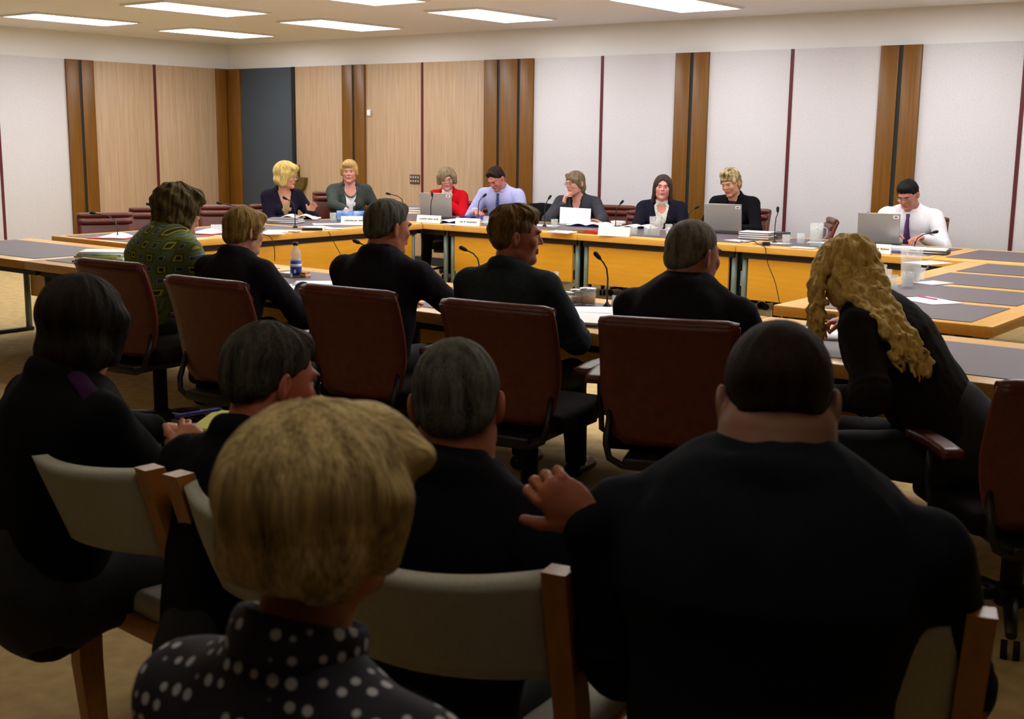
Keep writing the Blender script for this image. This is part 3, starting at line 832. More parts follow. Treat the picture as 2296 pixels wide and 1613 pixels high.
    def garment(nm, m, off=0.0, sleeve=1.0, opn=None, lap=False, bottom=-.06, slv_end=.97, neck=None, wrk=wr, seed=1, pads=True, fold=None, scoop=0):
        J = SDF(lo-.03, hi+.03, .0105 if fine > .004 else .009, [(nb-.12, nb+.12, .007)])
        b0, b1, sh_r = .150+fat+off, .160*W+fat+off, .062+off
        if female: b0, b1 = b0-.008, b1-.012
        J.cone(TL(0, 0, bottom+.05), TL(0, 0, T*.42), b0, b0-.004, k=.05, sq=(fy, .74))
        J.cone(TL(0, 0, T*.42), TL(0, .0, T*.70), b0-.006, b1-.012, k=.06, sq=(fy, .72))
        J.cone(TL(-.085*W, -.002, T-.115), TL(.085*W, -.002, T-.115), .092+off, .092+off, k=.05, sq=(fy, .90))
        if female:
            for s_ in (-1, 1): J.ell(TL(s_*.07, .085+off, T*.62), (.062, .05, .06), Rt, k=.03)
        J.cone(nb-Rt@np.array([0, .004, .06]), nb-Rt@np.array([0, .004, .006]), nr*1.45+off, nr*1.22+off, k=.03)
        for s_ in (-1, 1):
            S, e, wq = arms[s_]
            J.cone(TL(s_*.035, -.012, T-.012), S+Rt@np.array([-s_*.01, 0, .012+drop*.2 if pads else .0]), .040+off*.5, .050+off, k=.035)
            J.cone(S, e, sh_r, .050+off, k=.025)
            J.cone(e, e+(wq-e)*slv_end, .050+off, .034+off, k=.02)
            if slv_end > .9: J.cone(e+(wq-e)*.90, e+(wq-e)*slv_end, .036+off, .037+off, k=.008)
            nrmv = nrm(np.cross(e-S, wq-e)+1e-6)
            for q_ in (.86, .97): J.torus(S+(e-S)*q_, .050+off, .006, frame_of(e-S), k=.012)
            J.torus(e+(wq-e)*.14, .048+off, .006, frame_of(wq-e), k=.012)
        if wrk: J.wrinkle(wrk, 24, seed, (1, 1, .6), wd=.04); J.wrinkle(wrk*.55, 62, seed+7, (1, 1, .45), wd=.04)
        if neck: J.cone(nb+Rt@np.array([0, .012, .012]), nb+Rt@np.array([0, .012, .12]), neck, neck, k=.006, op='c')
        if opn:
            zb, wt = opn
            X, Y, Z = J.pts((slice(None),)*3)
            px, py, pz = X-pel[0], Y-pel[1], Z-pel[2]
            qx = Rt[0, 0]*px+Rt[1, 0]*py+Rt[2, 0]*pz; qy = Rt[0, 1]*px+Rt[1, 1]*py+Rt[2, 1]*pz; qz = Rt[0, 2]*px+Rt[1, 2]*py+Rt[2, 2]*pz
            wz = wt*np.clip((qz/T-zb)/(1-zb), 0, 1.2)
            d = np.maximum(np.maximum(np.abs(qx)-wz, (zb-qz/T)*T), -(qy-.005))
            J.comb((slice(None),)*3, d, .004, 'c')
        if neck or lap:
            pass
        if lap:
            zb, wt = opn
            for s_ in (-1, 1):
                a_ = TL(s_*.004, .118+fat+off, T*zb); b_ = TL(s_*wt*.62, .098+off, T*(zb+(1-zb)*.62)); c_ = TL(s_*(wt*.95), .04, T*1.01)
                J.cone(a_, b_, .010, .022, k=.006, sq=(fy, .5)); J.cone(b_, c_, .022, .016, k=.008, sq=(fy, .6))
                J.cone(c_, TL(s_*.04, -.045, T+.035), .014, .012, k=.012)
        if collar == 'suit' or (collar is None and lap):
            J.torus(nb+Rt@np.array([0, -.012, .008]), nr*1.22, .012, Rt@Rx(-.42), k=.014, zs=1.9)
            zt = nb+Rt@np.array([0, .075, .02])
            J.ell(zt, (.055, .05, .06), Rt, k=.01, op='c') if opn else None
        if scoop: J.ell(nb+Rt@np.array([0, .085, -.035]), (scoop, .075, scoop*1.5), Rt, k=.004, op='c')
        if fold: fold(J, TL, arms)
        m_ = J.mesh(nm)
        return link(nm, m_, m, root)
    ctx['garment'] = garment
    body(ctx)
    # ---- trousers and shoes
    if legs:
        J = SDF(lo-.02, hi+.02, .012)
        J.cone(TL(0, -.01, -.01), TL(0, -.005, .10), .145+fat, .13+fat, k=.05, sq=(np.array([0, 1, 0]), .85))
        for s_ in (-1, 1):
            J.cone(hip[s_], knee[s_]+[0, -.02, 0], .088+fat*.5, .066, k=.04); J.cone(knee[s_]+[0, -.01, -.01], ank[s_]+[0, 0, .0], .064, .050, k=.03)
        J.wrinkle(.005, 24, 5)
        link('trousers', J.mesh('trousers'), ctx.get('trousers', TROUSER), root)
        for s_ in (-1, 1):
            a = ank[s_]; f = SDF(a-np.array([.09, .12, .1]), a+np.array([.09, .26, .08]), .009)
            f.cone(a+[0, -.04, -.045], a+[0, .16, -.052], .036, .034, k=.02, sq=((0, 0, 1), .9)); f.cone(a+[0, -.02, -.04], a+[0, .02, .0], .036, .034, k=.03)
            f.plane((0, 0, .004), (0, 0, -1))
            link('shoe', f.mesh('shoe'), SHOE, root)
    return root, ctx

def frame_of(d):
    d = nrm(d); a = np.array([0, 0, 1.]) if abs(d[2]) < .9 else np.array([1., 0, 0]); u = nrm(np.cross(d, a)); v = np.cross(d, u)
    return np.stack([u, v, d], 1)
TROUSER = mat('black_trousers', (22, 22, 26), .85, (16, 16, 20), (60, 60, 60))

def shirt_collar(c, m, w=1.0, big=False):
    """a stand-and-fall collar with two points"""
    nb, Rt, nr, root = c['nb'], c['Rt'], c['nr'], c['root']
    K = SDF(nb-.16, nb+.16, .0045)
    K.torus(nb+Rt@np.array([0, .002, .012]), nr*1.16, .007, Rt@Rx(-.30), k=.006, zs=2.6)
    K.cone(nb+Rt@np.array([0, .03, .02]), nb+Rt@np.array([0, .16, .07]), .012, .03, k=.006, op='c')
    for s_ in (-1, 1):
        a = nb+Rt@np.array([s_*nr*.55, nr*1.05, .004]); b = nb+Rt@np.array([s_*(.052 if not big else .085)*w, nr*1.35, -.050 if not big else -.055])
        K.cone(a, b, .016, .009 if not big else .012, k=.010, sq=(Rt@np.array([s_*.3, 1, .45]), .45))
        K.cone(nb+Rt@np.array([s_*nr*1.1, .02, .006]), a, .013, .014, k=.008)
    return link('shirt_collar', K.mesh('shirt_collar'), m, root)
def neck_tie(c, m, lean=0, l=.36):
    T, TL, root, nr = c['T'], c['TL'], c['root'], c['nr']
    y0 = .118+c['fat']
    g = MB()
    P = [TL(0, nr+.034, T-.012), TL(0, nr+.048, T-.045), TL(0, y0+.028, T-.10), TL(0, y0+.036, T*.60), TL(0, y0+.040, T*.36), TL(0, y0+.036, T*.26), TL(0, y0+.034, T*.22)]
    Wd = [.018, .013, .018, .028, .036, .036, .004]
    rx = c['Rt']@np.array([1, 0, 0]); ry = c['Rt']@np.array([0, 1, 0])
    rings = [[g.bm.verts.new(p+rx*x*wd+ry*y) for x, y in ((-1, 0), (0, .006), (1, 0), (0, -.006))] for p, wd in zip(P, Wd)]
    for a, b in zip(rings, rings[1:]):
        for k in range(4): g.bm.faces.new((a[k], a[(k+1) % 4], b[(k+1) % 4], b[k])).smooth = True
    g.bm.faces.new(rings[0]); g.bm.faces.new(rings[-1][::-1])
    return g.build('neck_tie', m, root)
def cloth(name, c, c2=None, **kw):
    return mat(name, c, kw.pop('rough', .9), c2 or tuple(int(v*.8) for v in c), kw.pop('scale', (70, 70, 70)), bump=.25, bscale=(350, 350, 350), spec=.12, **kw)
# ---------------------------------------------------------------- people
NAVY = cloth('navy_wool', (28, 25, 42)); BLACKW = cloth('black_wool', (17, 16, 21)); BLUEBLK = cloth('blue_black_wool', (22, 25, 33))
BLACKN = cloth('soft_black_suiting', (36, 33, 42)); SLATE = cloth('slate_suiting', (50, 58, 64)); GREYGREEN = cloth('grey_green_tweed', (70, 76, 72), (52, 58, 54)); RED = cloth('red_wool', (212, 22, 36), (180, 14, 26)); CHAR = cloth('charcoal_wool', (66, 66, 74), (50, 50, 58))
BROWNBLK = cloth('brown_black_wool', (34, 28, 28), (24, 19, 19)); PLUM = cloth('plum_knit', (58, 28, 66)); WSHIRT = cloth('white_shirt', (240, 240, 246), (226, 226, 236)); LILAC = cloth('lilac_shirt', (184, 186, 232), (168, 172, 222))
CREAM = cloth('cream_shirt', (238, 238, 224)); TAN = cloth('tan_top', (178, 146, 104)); BLKTOP = cloth('black_top', (13, 12, 14)); BLUEPUR = cloth('blue_violet_shirt', (54, 46, 92))
TIEN = mat('navy_tie', (30, 36, 90), .5, (60, 70, 130), (60, 60, 60), contrast=.15); TIEP = mat('plum_tie', (74, 40, 92), .5)

def pattern_mat():
    m = bpy.data.materials.new('green_square_pattern'); m.use_nodes = True
    nt = m.node_tree; N = nt.nodes; Lk = nt.links; b = N['Principled BSDF']; b.inputs['Roughness'].default_value = .85
    tc = N.new('ShaderNodeAttribute'); tc.attribute_name = 'cloth'
    mp = N.new('ShaderNodeMapping'); mp.inputs['Scale'].default_value = (14.5, 14.5, 14.5); mp.inputs['Rotation'].default_value = (0, 0, .10)
    Lk.new(tc.outputs['Vector'], mp.inputs[0])
    sp = N.new('ShaderNodeSeparateXYZ'); Lk.new(mp.outputs[0], sp.inputs[0])
    def ma(op, a, b_=None):
        n = N.new('ShaderNodeMath'); n.operation = op
        for i, v in enumerate((a, b_)):
            if v is None: continue
            if isinstance(v, (int, float)): n.inputs[i].default_value = v
            else: Lk.new(v, n.inputs[i])
        return n.outputs[0]
    fx = ma('ABSOLUTE', ma('SUBTRACT', ma('FRACT', sp.outputs[0]), .5)); fyy = ma('ABSOLUTE', ma('SUBTRACT', ma('FRACT', sp.outputs[1]), .5))
    d = ma('MAXIMUM', fx, fyy)
    chk = ma('MODULO', ma('ADD', ma('FLOOR', sp.outputs[0]), ma('FLOOR', sp.outputs[1])), 2.0)
    chk = ma('GREATER_THAN', ma('ABSOLUTE', chk), .5)
    def ramp(cols):
        r = N.new('ShaderNodeValToRGB'); r.color_ramp.interpolation = 'CONSTANT'
        e = r.color_ramp.elements
        while len(e) < len(cols): e.new(.5)
        for x, (p, c) in zip(e, cols): x.position = p; x.color = (*lin(c), 1)
        Lk.new(d, r.inputs[0]); return r
    r1 = ramp([(0, (52, 70, 84)), (.17, (148, 152, 150)), (.23, (70, 96, 72)), (.34, (108, 128, 104)), (.40, (84, 104, 44))])
    r2 = ramp([(0, (38, 46, 46)), (.16, (176, 172, 28)), (.25, (84, 104, 44)), (.34, (62, 84, 60)), (.42, (112, 120, 40))])
    mx = N.new('ShaderNodeMix'); mx.data_type = 'RGBA'
    Lk.new(chk, mx.inputs[0]); Lk.new(r1.outputs[0], mx.inputs[6]); Lk.new(r2.outputs[0], mx.inputs[7]); Lk.new(mx.outputs[2], b.inputs['Base Color'])
    return m
PATTERN = pattern_mat()
def dots_mat():
    m = bpy.data.materials.new('polka_dot_fabric'); m.use_nodes = True
    nt = m.node_tree; N = nt.nodes; Lk = nt.links; b = N['Principled BSDF']; b.inputs['Roughness'].default_value = .8
    at = N.new('ShaderNodeAttribute'); at.attribute_name = 'cloth'
    v = N.new('ShaderNodeTexVoronoi'); v.inputs['Scale'].default_value = 42; v.inputs['Randomness'].default_value = .12
    r = N.new('ShaderNodeValToRGB'); r.color_ramp.elements[0].position = .27; r.color_ramp.elements[1].position = .33
    r.color_ramp.elements[0].color = (*lin((190, 190, 200)), 1); r.color_ramp.elements[1].color = (*lin((26, 22, 40)), 1)
    Lk.new(at.outputs['Vector'], v.inputs['Vector']); Lk.new(v.outputs['Distance'], r.inputs[0]); Lk.new(r.outputs[0], b.inputs['Base Color'])
    return m
DOTS = dots_mat()
def cloth_attr(o, c, around=True):
    """unrolled cloth coordinates: along the back and down it"""
    me = o.data; n = len(me.vertices); co = np.empty(n*3, np.float32); me.vertices.foreach_get('co', co); co = co.reshape(-1, 3)
    q = (co-c['pel'])@c['Rt']
    az = np.arctan2(q[:, 0], -q[:, 1]+.02)
    u = np.where(np.abs(q[:, 0]) < .16, q[:, 0], az*.17)
    setattr_vec(me, 'cloth', np.stack([q[:, 0]*1.15, q[:, 2]-q[:, 1]*.6, q[:, 1]*0], 1) if around else q)

def H_(name, c, c2, **k): return hair_mat('hair_'+name, c, c2, **k)

# --- far side, facing the camera
def suit_open(jm, sm, opn=(.30, .075), tie=None, sc_=True, lapel=True, neckhole=None, big=False, cw=1.0, top=False, scoop=0):
    def f(c):
        c['garment']('shirt' if not top else 'top', sm, -.006, slv_end=.98, neck=neckhole or c['nr']*1.08, seed=3, pads=False, scoop=scoop)
        if sc_: shirt_collar(c, sm, cw, big)
        c['garment']('jacket', jm, .007, slv_end=.93, opn=opn, lap=lapel, seed=4, wrk=.006)
        if tie: neck_tie(c, tie)
    return f
def shirt_only(sm, tie=None, slv=.9, ck=True):
    def f(c):
        c['garment']('shirt', sm, .009, slv_end=slv, neck=c['nr']*1.08, wrk=.007, seed=6, pads=False)
        shirt_collar(c, sm)
        if tie: neck_tie(c, tie)
    return f
def jacket_back(jm, sm=WSHIRT, fold=None, nm='jacket', sc_=True, wrk=.005, seed=2, pat=None):
    def f(c):
        if sc_: shirt_collar(c, sm)
        o = c['garment'](nm, jm, .008, slv_end=.93, collar_=None) if False else c['garment'](nm, jm, .008, slv_end=.95, opn=(.30, .07), lap=True, seed=seed, wrk=wrk, fold=fold)
        if pat: cloth_attr(o, c)
    return f

FAR = 'people sitting on the far side of the tables'
FX = 10.25
def farp(px, py, y=FX): return aty(px, py, y)
q = atx(642, 366, -9.35)
person('blonde person in a navy jacket and tan top turned to talk to the neighbour', (q.x, q.y), q.z, 112, 'full_blonde', suit_open(NAVY, TAN, (.22, .095), sc_=False, neckhole=.075, top=True, scoop=.055), lean=10, head=(-46, 6, 0),
       hands={1: dict(wr=(.0, .30, .74), d=(-.5, 1, .1), n=(-.3, -.2, -1), curl=.6), -1: dict(wr=(-.16, .40, .80), d=(-.2, .6, .8), n=(.2, 1, 0), curl=.4)},
       hairc=H_('yellow_blonde', (150, 118, 52), (232, 208, 132)), female=True, glasses=True, group=None, hs=1.02)
q = atx(783, 358, -9.35)
_, g2 = person('person with short fair hair, grey-green jacket and white top, one hand on the table', (q.x, q.y), q.z, 128, 'fringe_short', suit_open(GREYGREEN, WSHIRT, (.12, .085), sc_=False, neckhole=.07, top=True, scoop=.055), lean=4, head=(12, 2, 0),
       hands={1: dict(wr=(.10, .48, .80), d=(-.05, .75, -.6), n=(0, -.6, -1), curl=.25, pole=(1, -.5, -.5)), -1: dict(wr=(-.22, .25, .66))},
       hairc=H_('fair', (150, 116, 66), (206, 172, 112)), skinc=((222, 160, 146), (206, 136, 122)), female=True, wide=1.12)
b = MB()
for k in range(19):
    a_ = PI*(k/18); p_ = g2['nb']+g2['Rt']@np.array([-.070*math.cos(a_), .075+.035*math.sin(a_), -.02-.095*math.sin(a_)]); b.tube([p_-np.array([0, 0, .008]), p_+np.array([0, 0, .008])], .0085, 6)
b.build('necklace', mat('grey_beads', (96, 98, 88), .4), g2['root'])
q = farp(1002, 375)
person('person in a bright red jacket resting chin on one fist behind a laptop', (q.x, q.y), q.z, 156, 'bowl', suit_open(RED, WSHIRT, (.24, .085), big=True), lean=14, head=(-16, 10, 4), glasses=True,
       hands={-1: dict(hrel=(-.040, .125, -.235), d=(.16, -.12, 1), n=(.35, -.9, 0), curl=1.15, pole=(-1, .4, -1.2)), 1: dict(wr=(.05, .30, .73), d=(-1, .2, 0))},
       hairc=H_('ash_brown', (96, 84, 60), (156, 140, 108)), skinc=((214, 164, 150), (196, 136, 126)), female=True)
q = farp(1112, 374)
person('dark haired person in a lilac shirt and navy tie looking down at papers', (q.x, q.y), q.z, 162, 'short', shirt_only(LILAC, TIEN), lean=22, head=(14, 34, 4), wide=1.1,
       hands={1: dict(wr=(.20, .42, .78), d=(-.7, .8, -.1)), -1: dict(wr=(-.12, .42, .78), d=(.4, .9, 0))}, hairc=H_('black_brown', (20, 15, 14), (52, 40, 36)), skinc=((206, 140, 120), (188, 112, 98)))
q = farp(1290, 383)
person('person in a charcoal jacket, cheek resting on one hand, holding up a sheet of paper', (q.x, q.y), q.z, 160, 'tied_back', suit_open(CHAR, BLKTOP, (.30, .075), sc_=False, neckhole=.062, top=True, scoop=.045), lean=14, head=(32, 4, 3), glasses=True,
       hands={1: dict(hrel=(.090, .085, -.205), d=(-.08, -.10, 1), n=(-1, -.35, .1), curl=1.0, pole=(1, .4, -1.2)), -1: dict(world=aty(1344, 500, 10.02), d=(.9, .1, .25), n=(.1, .6, -.8), curl=.8)},
       hairc=H_('grey_brown', (66, 58, 48), (148, 128, 98)), skinc=((218, 162, 146), (200, 138, 124)), female=True, wide=1.15)
q = farp(1487, 390)
_, n2 = person('person with long dark brown hair, navy jacket and cream collar, looking at the camera', (q.x, q.y), q.z, 152, 'long_straight', suit_open(NAVY, CREAM, (.10, .080), big=True, scoop=.045), lean=8, head=(-2, 0, -2),
       hands={1: dict(wr=(.1, .40, .72)), -1: dict(wr=(-.1, .40, .72))}, hairc=H_('dark_brown', (34, 27, 26), (84, 66, 58)), skinc=((228, 158, 146), (214, 138, 126)), female=True, wide=1.12)
b = MB(); pc = n2['TL'](-.085, .118, n2['T']*.60)
for k in range(7): b.tube([pc+n2['Rt']@np.array([.011*math.cos(k*.9), .0, .011*math.sin(k*.9)]), pc+n2['Rt']@np.array([.012*math.cos(k*.9), .010, .012*math.sin(k*.9)])], .006, 6)
b.build('brooch', mat('gold', (200, 160, 60), .3, metal=.8), n2['root'])
q = farp(1640, 380)
person('person with short spiky dyed hair in a black jacket and plum top behind a laptop', (q.x, q.y), q.z, 170, 'spiky', suit_open(BLACKW, PLUM, (.40, .05), sc_=False, neckhole=.052, top=True), lean=14, head=(14, 16, 6),
       hands={1: dict(wr=(.12, .42, .76)), -1: dict(wr=(-.12, .42, .76))}, hairc=H_('two_tone_blonde', (72, 60, 44), (206, 184, 138), streak=.35, fine=14), skinc=((214, 160, 128), (196, 134, 104)), female=True, wide=1.1)
q = farp(2038, 403)
person('black haired person in a white shirt, plum tie and glasses typing on a laptop', (q.x, q.y), q.z, 172, 'asian', shirt_only(WSHIRT, TIEP), lean=18, head=(10, 26, 3), wide=1.14, glasses=True,
       hands={1: dict(wr=(.07, .40, .80), d=(-.3, 1, -.15), n=(0, -.2, -1), curl=.5), -1: dict(wr=(-.16, .42, .78))}, hairc=H_('black', (10, 10, 12), (34, 32, 36)), skinc=((202, 140, 122), (184, 112, 98)))

# --- near side of the tables, seen from behind
NY = 4.12
def np_(px, py, y=NY): return aty(px, py, y)
DK = H_('dark_straw', (30, 22, 12), (112, 96, 56), streak=.55)
q = np_(402, 416, 4.2)
GREENP, gc = person('person with thick tousled brown hair in a green jacket patterned with squares', (q.x, q.y), q.z, 6, 'messy', jacket_back(PATTERN, BLKTOP, sc_=False, pat=True), lean=24, head=(2, 8, -3), female=True, wide=1.45, fat=.035,
       hands={1: dict(wr=(.2, .45, .74)), -1: dict(wr=(-.15, .42, .74))}, hairc=DK, fine_hands=False, hs=1.1)
q = np_(548, 464, 4.15)
person('person with fair brown bobbed hair in a dark suit beside the patterned jacket', (q.x, q.y), q.z, -6, 'fringe_short', jacket_back(BLACKN, BLKTOP, seed=8), lean=12, head=(16, 6, -2), wide=1.08, fat=.01,
       hands={1: dict(wr=(.12, .45, .74)), -1: dict(wr=(-.15, .42, .74))}, hairc=H_('mousy_blonde', (84, 58, 24), (178, 148, 82)), fine_hands=False)
q = np_(872, 447)
person('grey haired person in a black suit behind the water bottle table, face turned right', (q.x, q.y), q.z, -8, 'short', jacket_back(BLACKN, BLUEPUR, seed=9), lean=6, head=(24, 6, -3), wide=1.16, fat=.015,
       hands={1: dict(wr=(.20, .50, .80), d=(-.2, 1, .15), curl=.4), -1: dict(wr=(-.15, .42, .74))}, hairc=H_('iron_grey', (44, 44, 36), (118, 118, 100), fine=40), skinc=((190, 116, 84), (166, 92, 64)), hs=1.03)
q = np_(1160, 460)
person('person with short reddish brown hair in a blue-black suit, face in profile to the right', (q.x, q.y), q.z, -10, 'big_short', jacket_back(SLATE, BLUEPUR, seed=10), lean=6, head=(58, 2, 0), wide=1.03,
       hands={1: dict(wr=(.15, .42, .72)), -1: dict(wr=(-.15, .42, .72))}, hairc=H_('reddish_brown', (44, 24, 10), (140, 110, 64)), skinc=((176, 104, 74), (150, 82, 56)), fine=.0035, fine_hands=False, hs=1.03)
q = np_(1560, 492)
person('broad person with thinning grey hair in a black jacket', (q.x, q.y), q.z, -8, 'short_thin', jacket_back(BLACKN, BLUEPUR, seed=11), lean=5, head=(26, 6, -4), wide=1.26, fat=.03,
       hands={1: dict(wr=(.15, .42, .72)), -1: dict(wr=(-.15, .42, .72))}, hairc=H_('thin_grey', (58, 54, 44), (132, 126, 106), fine=36), skinc=((170, 104, 82), (146, 86, 66)), fine=.0035, fine_hands=False, hs=1.08)
# curly haired woman leaning over her notes
q = np_(1902, 530, 4.10)
GOLD = H_('golden_curls', (172, 122, 40), (255, 226, 140), streak=.7, fine=14)
hw = atz(1812, 712, .80)
CURLY, cc = person('person with long wavy golden hair in a black jacket leaning over to write', (q.x, q.y), q.z, -98, 'curly_long', jacket_back(BROWNBLK, BLKTOP, sc_=False, seed=12, wrk=.007), lean=40, side=2, head=(44, 12, 0), female=True, wide=1.27, fat=.035,
       hands={1: dict(world=atz(1862, 722, .79), d=(-.2, 1, -.1), curl=.8), -1: dict(wr=(-.2, .42, .70))}, hairc=GOLD, skinc=((200, 120, 94), (180, 100, 76)), fine=.0045)

def locks(c, root, paths, m, name='hair_lock', rad=.016, seed=3, amp=.012):
    rs = np.random.RandomState(seed); pts = np.concatenate([np.array(p) for p in paths])
    G = SDF(pts.min(0)-.08, pts.max(0)+.08, .0055)
    C0 = []
    for p in paths:
        p = np.array(p, float)
        # resample smoothly
        n = 26; t = np.linspace(0, 1, len(p)); tt = np.linspace(0, 1, n)
        q_ = np.stack([np.interp(tt, t, p[:, i]) for i in range(3)], 1)
        for _ in range(3): q_[1:-1] = (q_[:-2]+2*q_[1:-1]+q_[2:])/4
        ph = rs.rand()*6; fr = 4.5+rs.rand()*2
        side_ = nrm(rs.randn(3)); s2 = nrm(rs.randn(3))
        q_ = q_+side_*(amp*np.sin(tt*fr*2*PI+ph)*(.4+tt))[:, None]+s2*(amp*.8*np.cos(tt*fr*2*PI+ph)*(.4+tt))[:, None]
        for i in range(n-1):
            r = rad*(1-.55*tt[i]**2)*(.85+.3*rs.rand()); G.cone(q_[i], q_[i+1], r, r*.97, k=.006)
    G.wrinkle(.004, 140, 4, (1, 1, .35), wd=.03)
    me = G.mesh(name); V = G.V
    setattr_vec(me, 'flow', np.stack([V[:, 0]*9, V[:, 1]*9, V[:, 2]*2+np.sin(V[:, 0]*40)*.4], 1))
    return link(name, me, m, root)
hcv = cc['hc']; Rtc = cc['Rt']
def LH(x, y, z): return hcv+cc['Rh']@np.array([x, y, z])
def TB(x, y, z): return cc['TL'](x, y, cc['T']+z)
P = []
rs = np.random.RandomState(5)
# world directions expressed in her own frame
Rc = Rz(-CURLY.rotation_euler[2]); LEFT = Rc@np.array([-.79, -.61, 0]); BACK = Rc@np.array([.61, -.79, 0]); DN = np.array([0, 0, -1.])
crown = hcv+np.array([0, 0, .10])
def near(dl, db, dd): return hcv+LEFT*dl+BACK*db+DN*dd
for i in range(18):     # curtain hanging straight down on the left of the head
    u = rs.rand(); w_ = rs.rand()
    a = near(-.02+.05*u, -.03+.07*w_, -.115); b = near(.095+.022*u, -.03+.13*w_, .0)
    L_ = .20+.16*rs.rand() if w_ < .6 else .14+.08*rs.rand()
    P.append([a, near(.05+.03*u, -.04+.09*w_, -.085), b, b+LEFT*.0+DN*L_*.5, b+LEFT*(-.02*rs.rand())+DN*L_])
for i in range(30):     # over the back of the head to the right shoulder
    u = i/29; w_ = rs.rand()
    a = near(.03-.06*u, .02, -.12); b = near(.07-.16*u, .10+.02*w_, -.03); c_ = near(.045-.14*u, .20+.015*w_, .06)
    e = near(-.03-.13*u, .315+.02*w_, .135+.05*u); f_ = near(-.08-.13*u, .345+.03*w_, .225+.06*rs.rand()+.03*u)
    P.append([a, b, c_, e, f_])
locks(cc, CURLY, P, GOLD, rad=.0115, amp=.011)

# --- audience
AY = 1.75
BRWN = H_('near_black_brown', (12, 9, 7), (46, 36, 26))
q = atz(236, 615, 1.30)
q = aty(183, 614, 1.70)
LW, lc = person('person in black with a plum shoulder highlight writing at the left edge of the audience', (q.x, q.y), q.z, 8, 'dark_long', jacket_back(BLKTOP, PLUM, seed=13), lean=10, head=(-30, 10, 0), female=True, wide=1.2, fat=.03, seat=.44,
       hands={1: dict(world=atz(412, 1022, .70), d=(-.25, .45, .75), n=(-.8, .3, -.3), curl=1.0), -1: dict(world=atz(455, 990, .62), d=(.5, .8, 0), curl=.5)}, hairc=BRWN, skinc=((206, 136, 104), (184, 112, 84)))
g = MB(); c = lc
sc1 = [c['TL'](.055, -.03, c['T']+.045), c['TL'](.10, -.03, c['T']+.028), c['TL'](.16, -.03, c['T']+.005), c['TL'](.215, -.02, c['T']-.04), c['TL'](.245, .0, c['T']-.10)]
g.tube(sc1, [.018, .024, .024, .024, .018], 10, flat=.5); g.build('shoulder_highlight', PLUM, LW)  # added strip; its plum colour stands for light along the upper shoulder edge
q = aty(608, 726, 1.78)
person('dark haired person in black at left of the audience, head tilted over a notebook', (q.x, q.y), q.z, -4, 'short', jacket_back(BLACKW, WSHIRT, seed=14), lean=16, side=-3, head=(20, 12, -4), wide=1.02, seat=.42,
       hands={-1: dict(wr=(-.06, .36, .60)), 1: dict(wr=(.1, .42, .62))}, hairc=H_('black_hair', (12, 10, 8), (84, 80, 66)), skinc=((196, 110, 84), (170, 90, 66)), fine=.0035, fine_hands=False)
q = aty(1026, 757, AY)
person('person with close cropped greying dark hair and glasses, arms folded, in the audience', (q.x, q.y), q.z, -6, 'short_thin', jacket_back(BLACKW, BLACKW, seed=15), lean=4, side=2, head=(-28, 6, -3), wide=1.12, fat=.02, seat=.42,
       hands={1: dict(world=aty(1318, 1168, 1.60), d=(-.72, -.30, .62), n=(-.45, .80, -.15), curl=1.05, pole=(1, -.3, -1.2)), -1: dict(wr=(.1, .26, .70), d=(1, .1, 0))}, hairc=H_('salt_and_pepper', (18, 16, 13), (104, 102, 88), fine=44), skinc=((168, 100, 68), (142, 76, 50)), fine=.0033, glasses=True)
q = aty(1752, 714, 1.80)
HEAVY, _ = person('heavy set person with cropped dark hair, glasses and black jacket, the largest back at right', (q.x, q.y), q.z, -16, 'crop', jacket_back(BLUEBLK, BLACKW, seed=16, wrk=.006), lean=8, head=(-14, 8, 0), wide=1.38, fat=.045, neckh=.10, seat=.45,
       hands={1: dict(wr=(.15, .40, .66)), -1: dict(wr=(-.15, .40, .66))}, hairc=H_('cropped_dark_brown', (18, 11, 9), (44, 30, 26), fine=50), skinc=((156, 114, 94), (134, 92, 76)), fine=.0033, fine_hands=False, hs=1.06, glasses=True)
q = aty(724, 893, .92)
def dotted(c):
    o = c['garment']('blouse', DOTS, .006, slv_end=.95, neck=.046, wrk=.004, seed=4, pads=False); cloth_attr(o, c, False)
    K = SDF(c['nb']-.15, c['nb']+.15, .004)
    K.torus(c['nb']+c['Rt']@np.array([0, -.004, .022]), .068, .011, c['Rt']@Rx(-.25), k=.006, zs=2.6)
    k = link('collar', K.mesh('collar'), DOTS, c['root']); cloth_attr(k, c, False)
person('person with smooth blonde bobbed hair and a polka dot collar, nearest to the camera', (q.x, q.y), q.z, -6, 'nape_bob', dotted, lean=6, head=(4, 2, -2), female=True, seat=.45,
       hands={1: dict(wr=(.15, .40, .66)), -1: dict(wr=(-.15, .40, .66))}, hairc=H_('dark_blonde_bob', (84, 60, 24), (236, 208, 146), streak=.62, fine=26), skinc=((206, 134, 88), (184, 112, 70)), fine=.0026, fine_hands=False, hs=.99, neckh=.135, drop=.03)
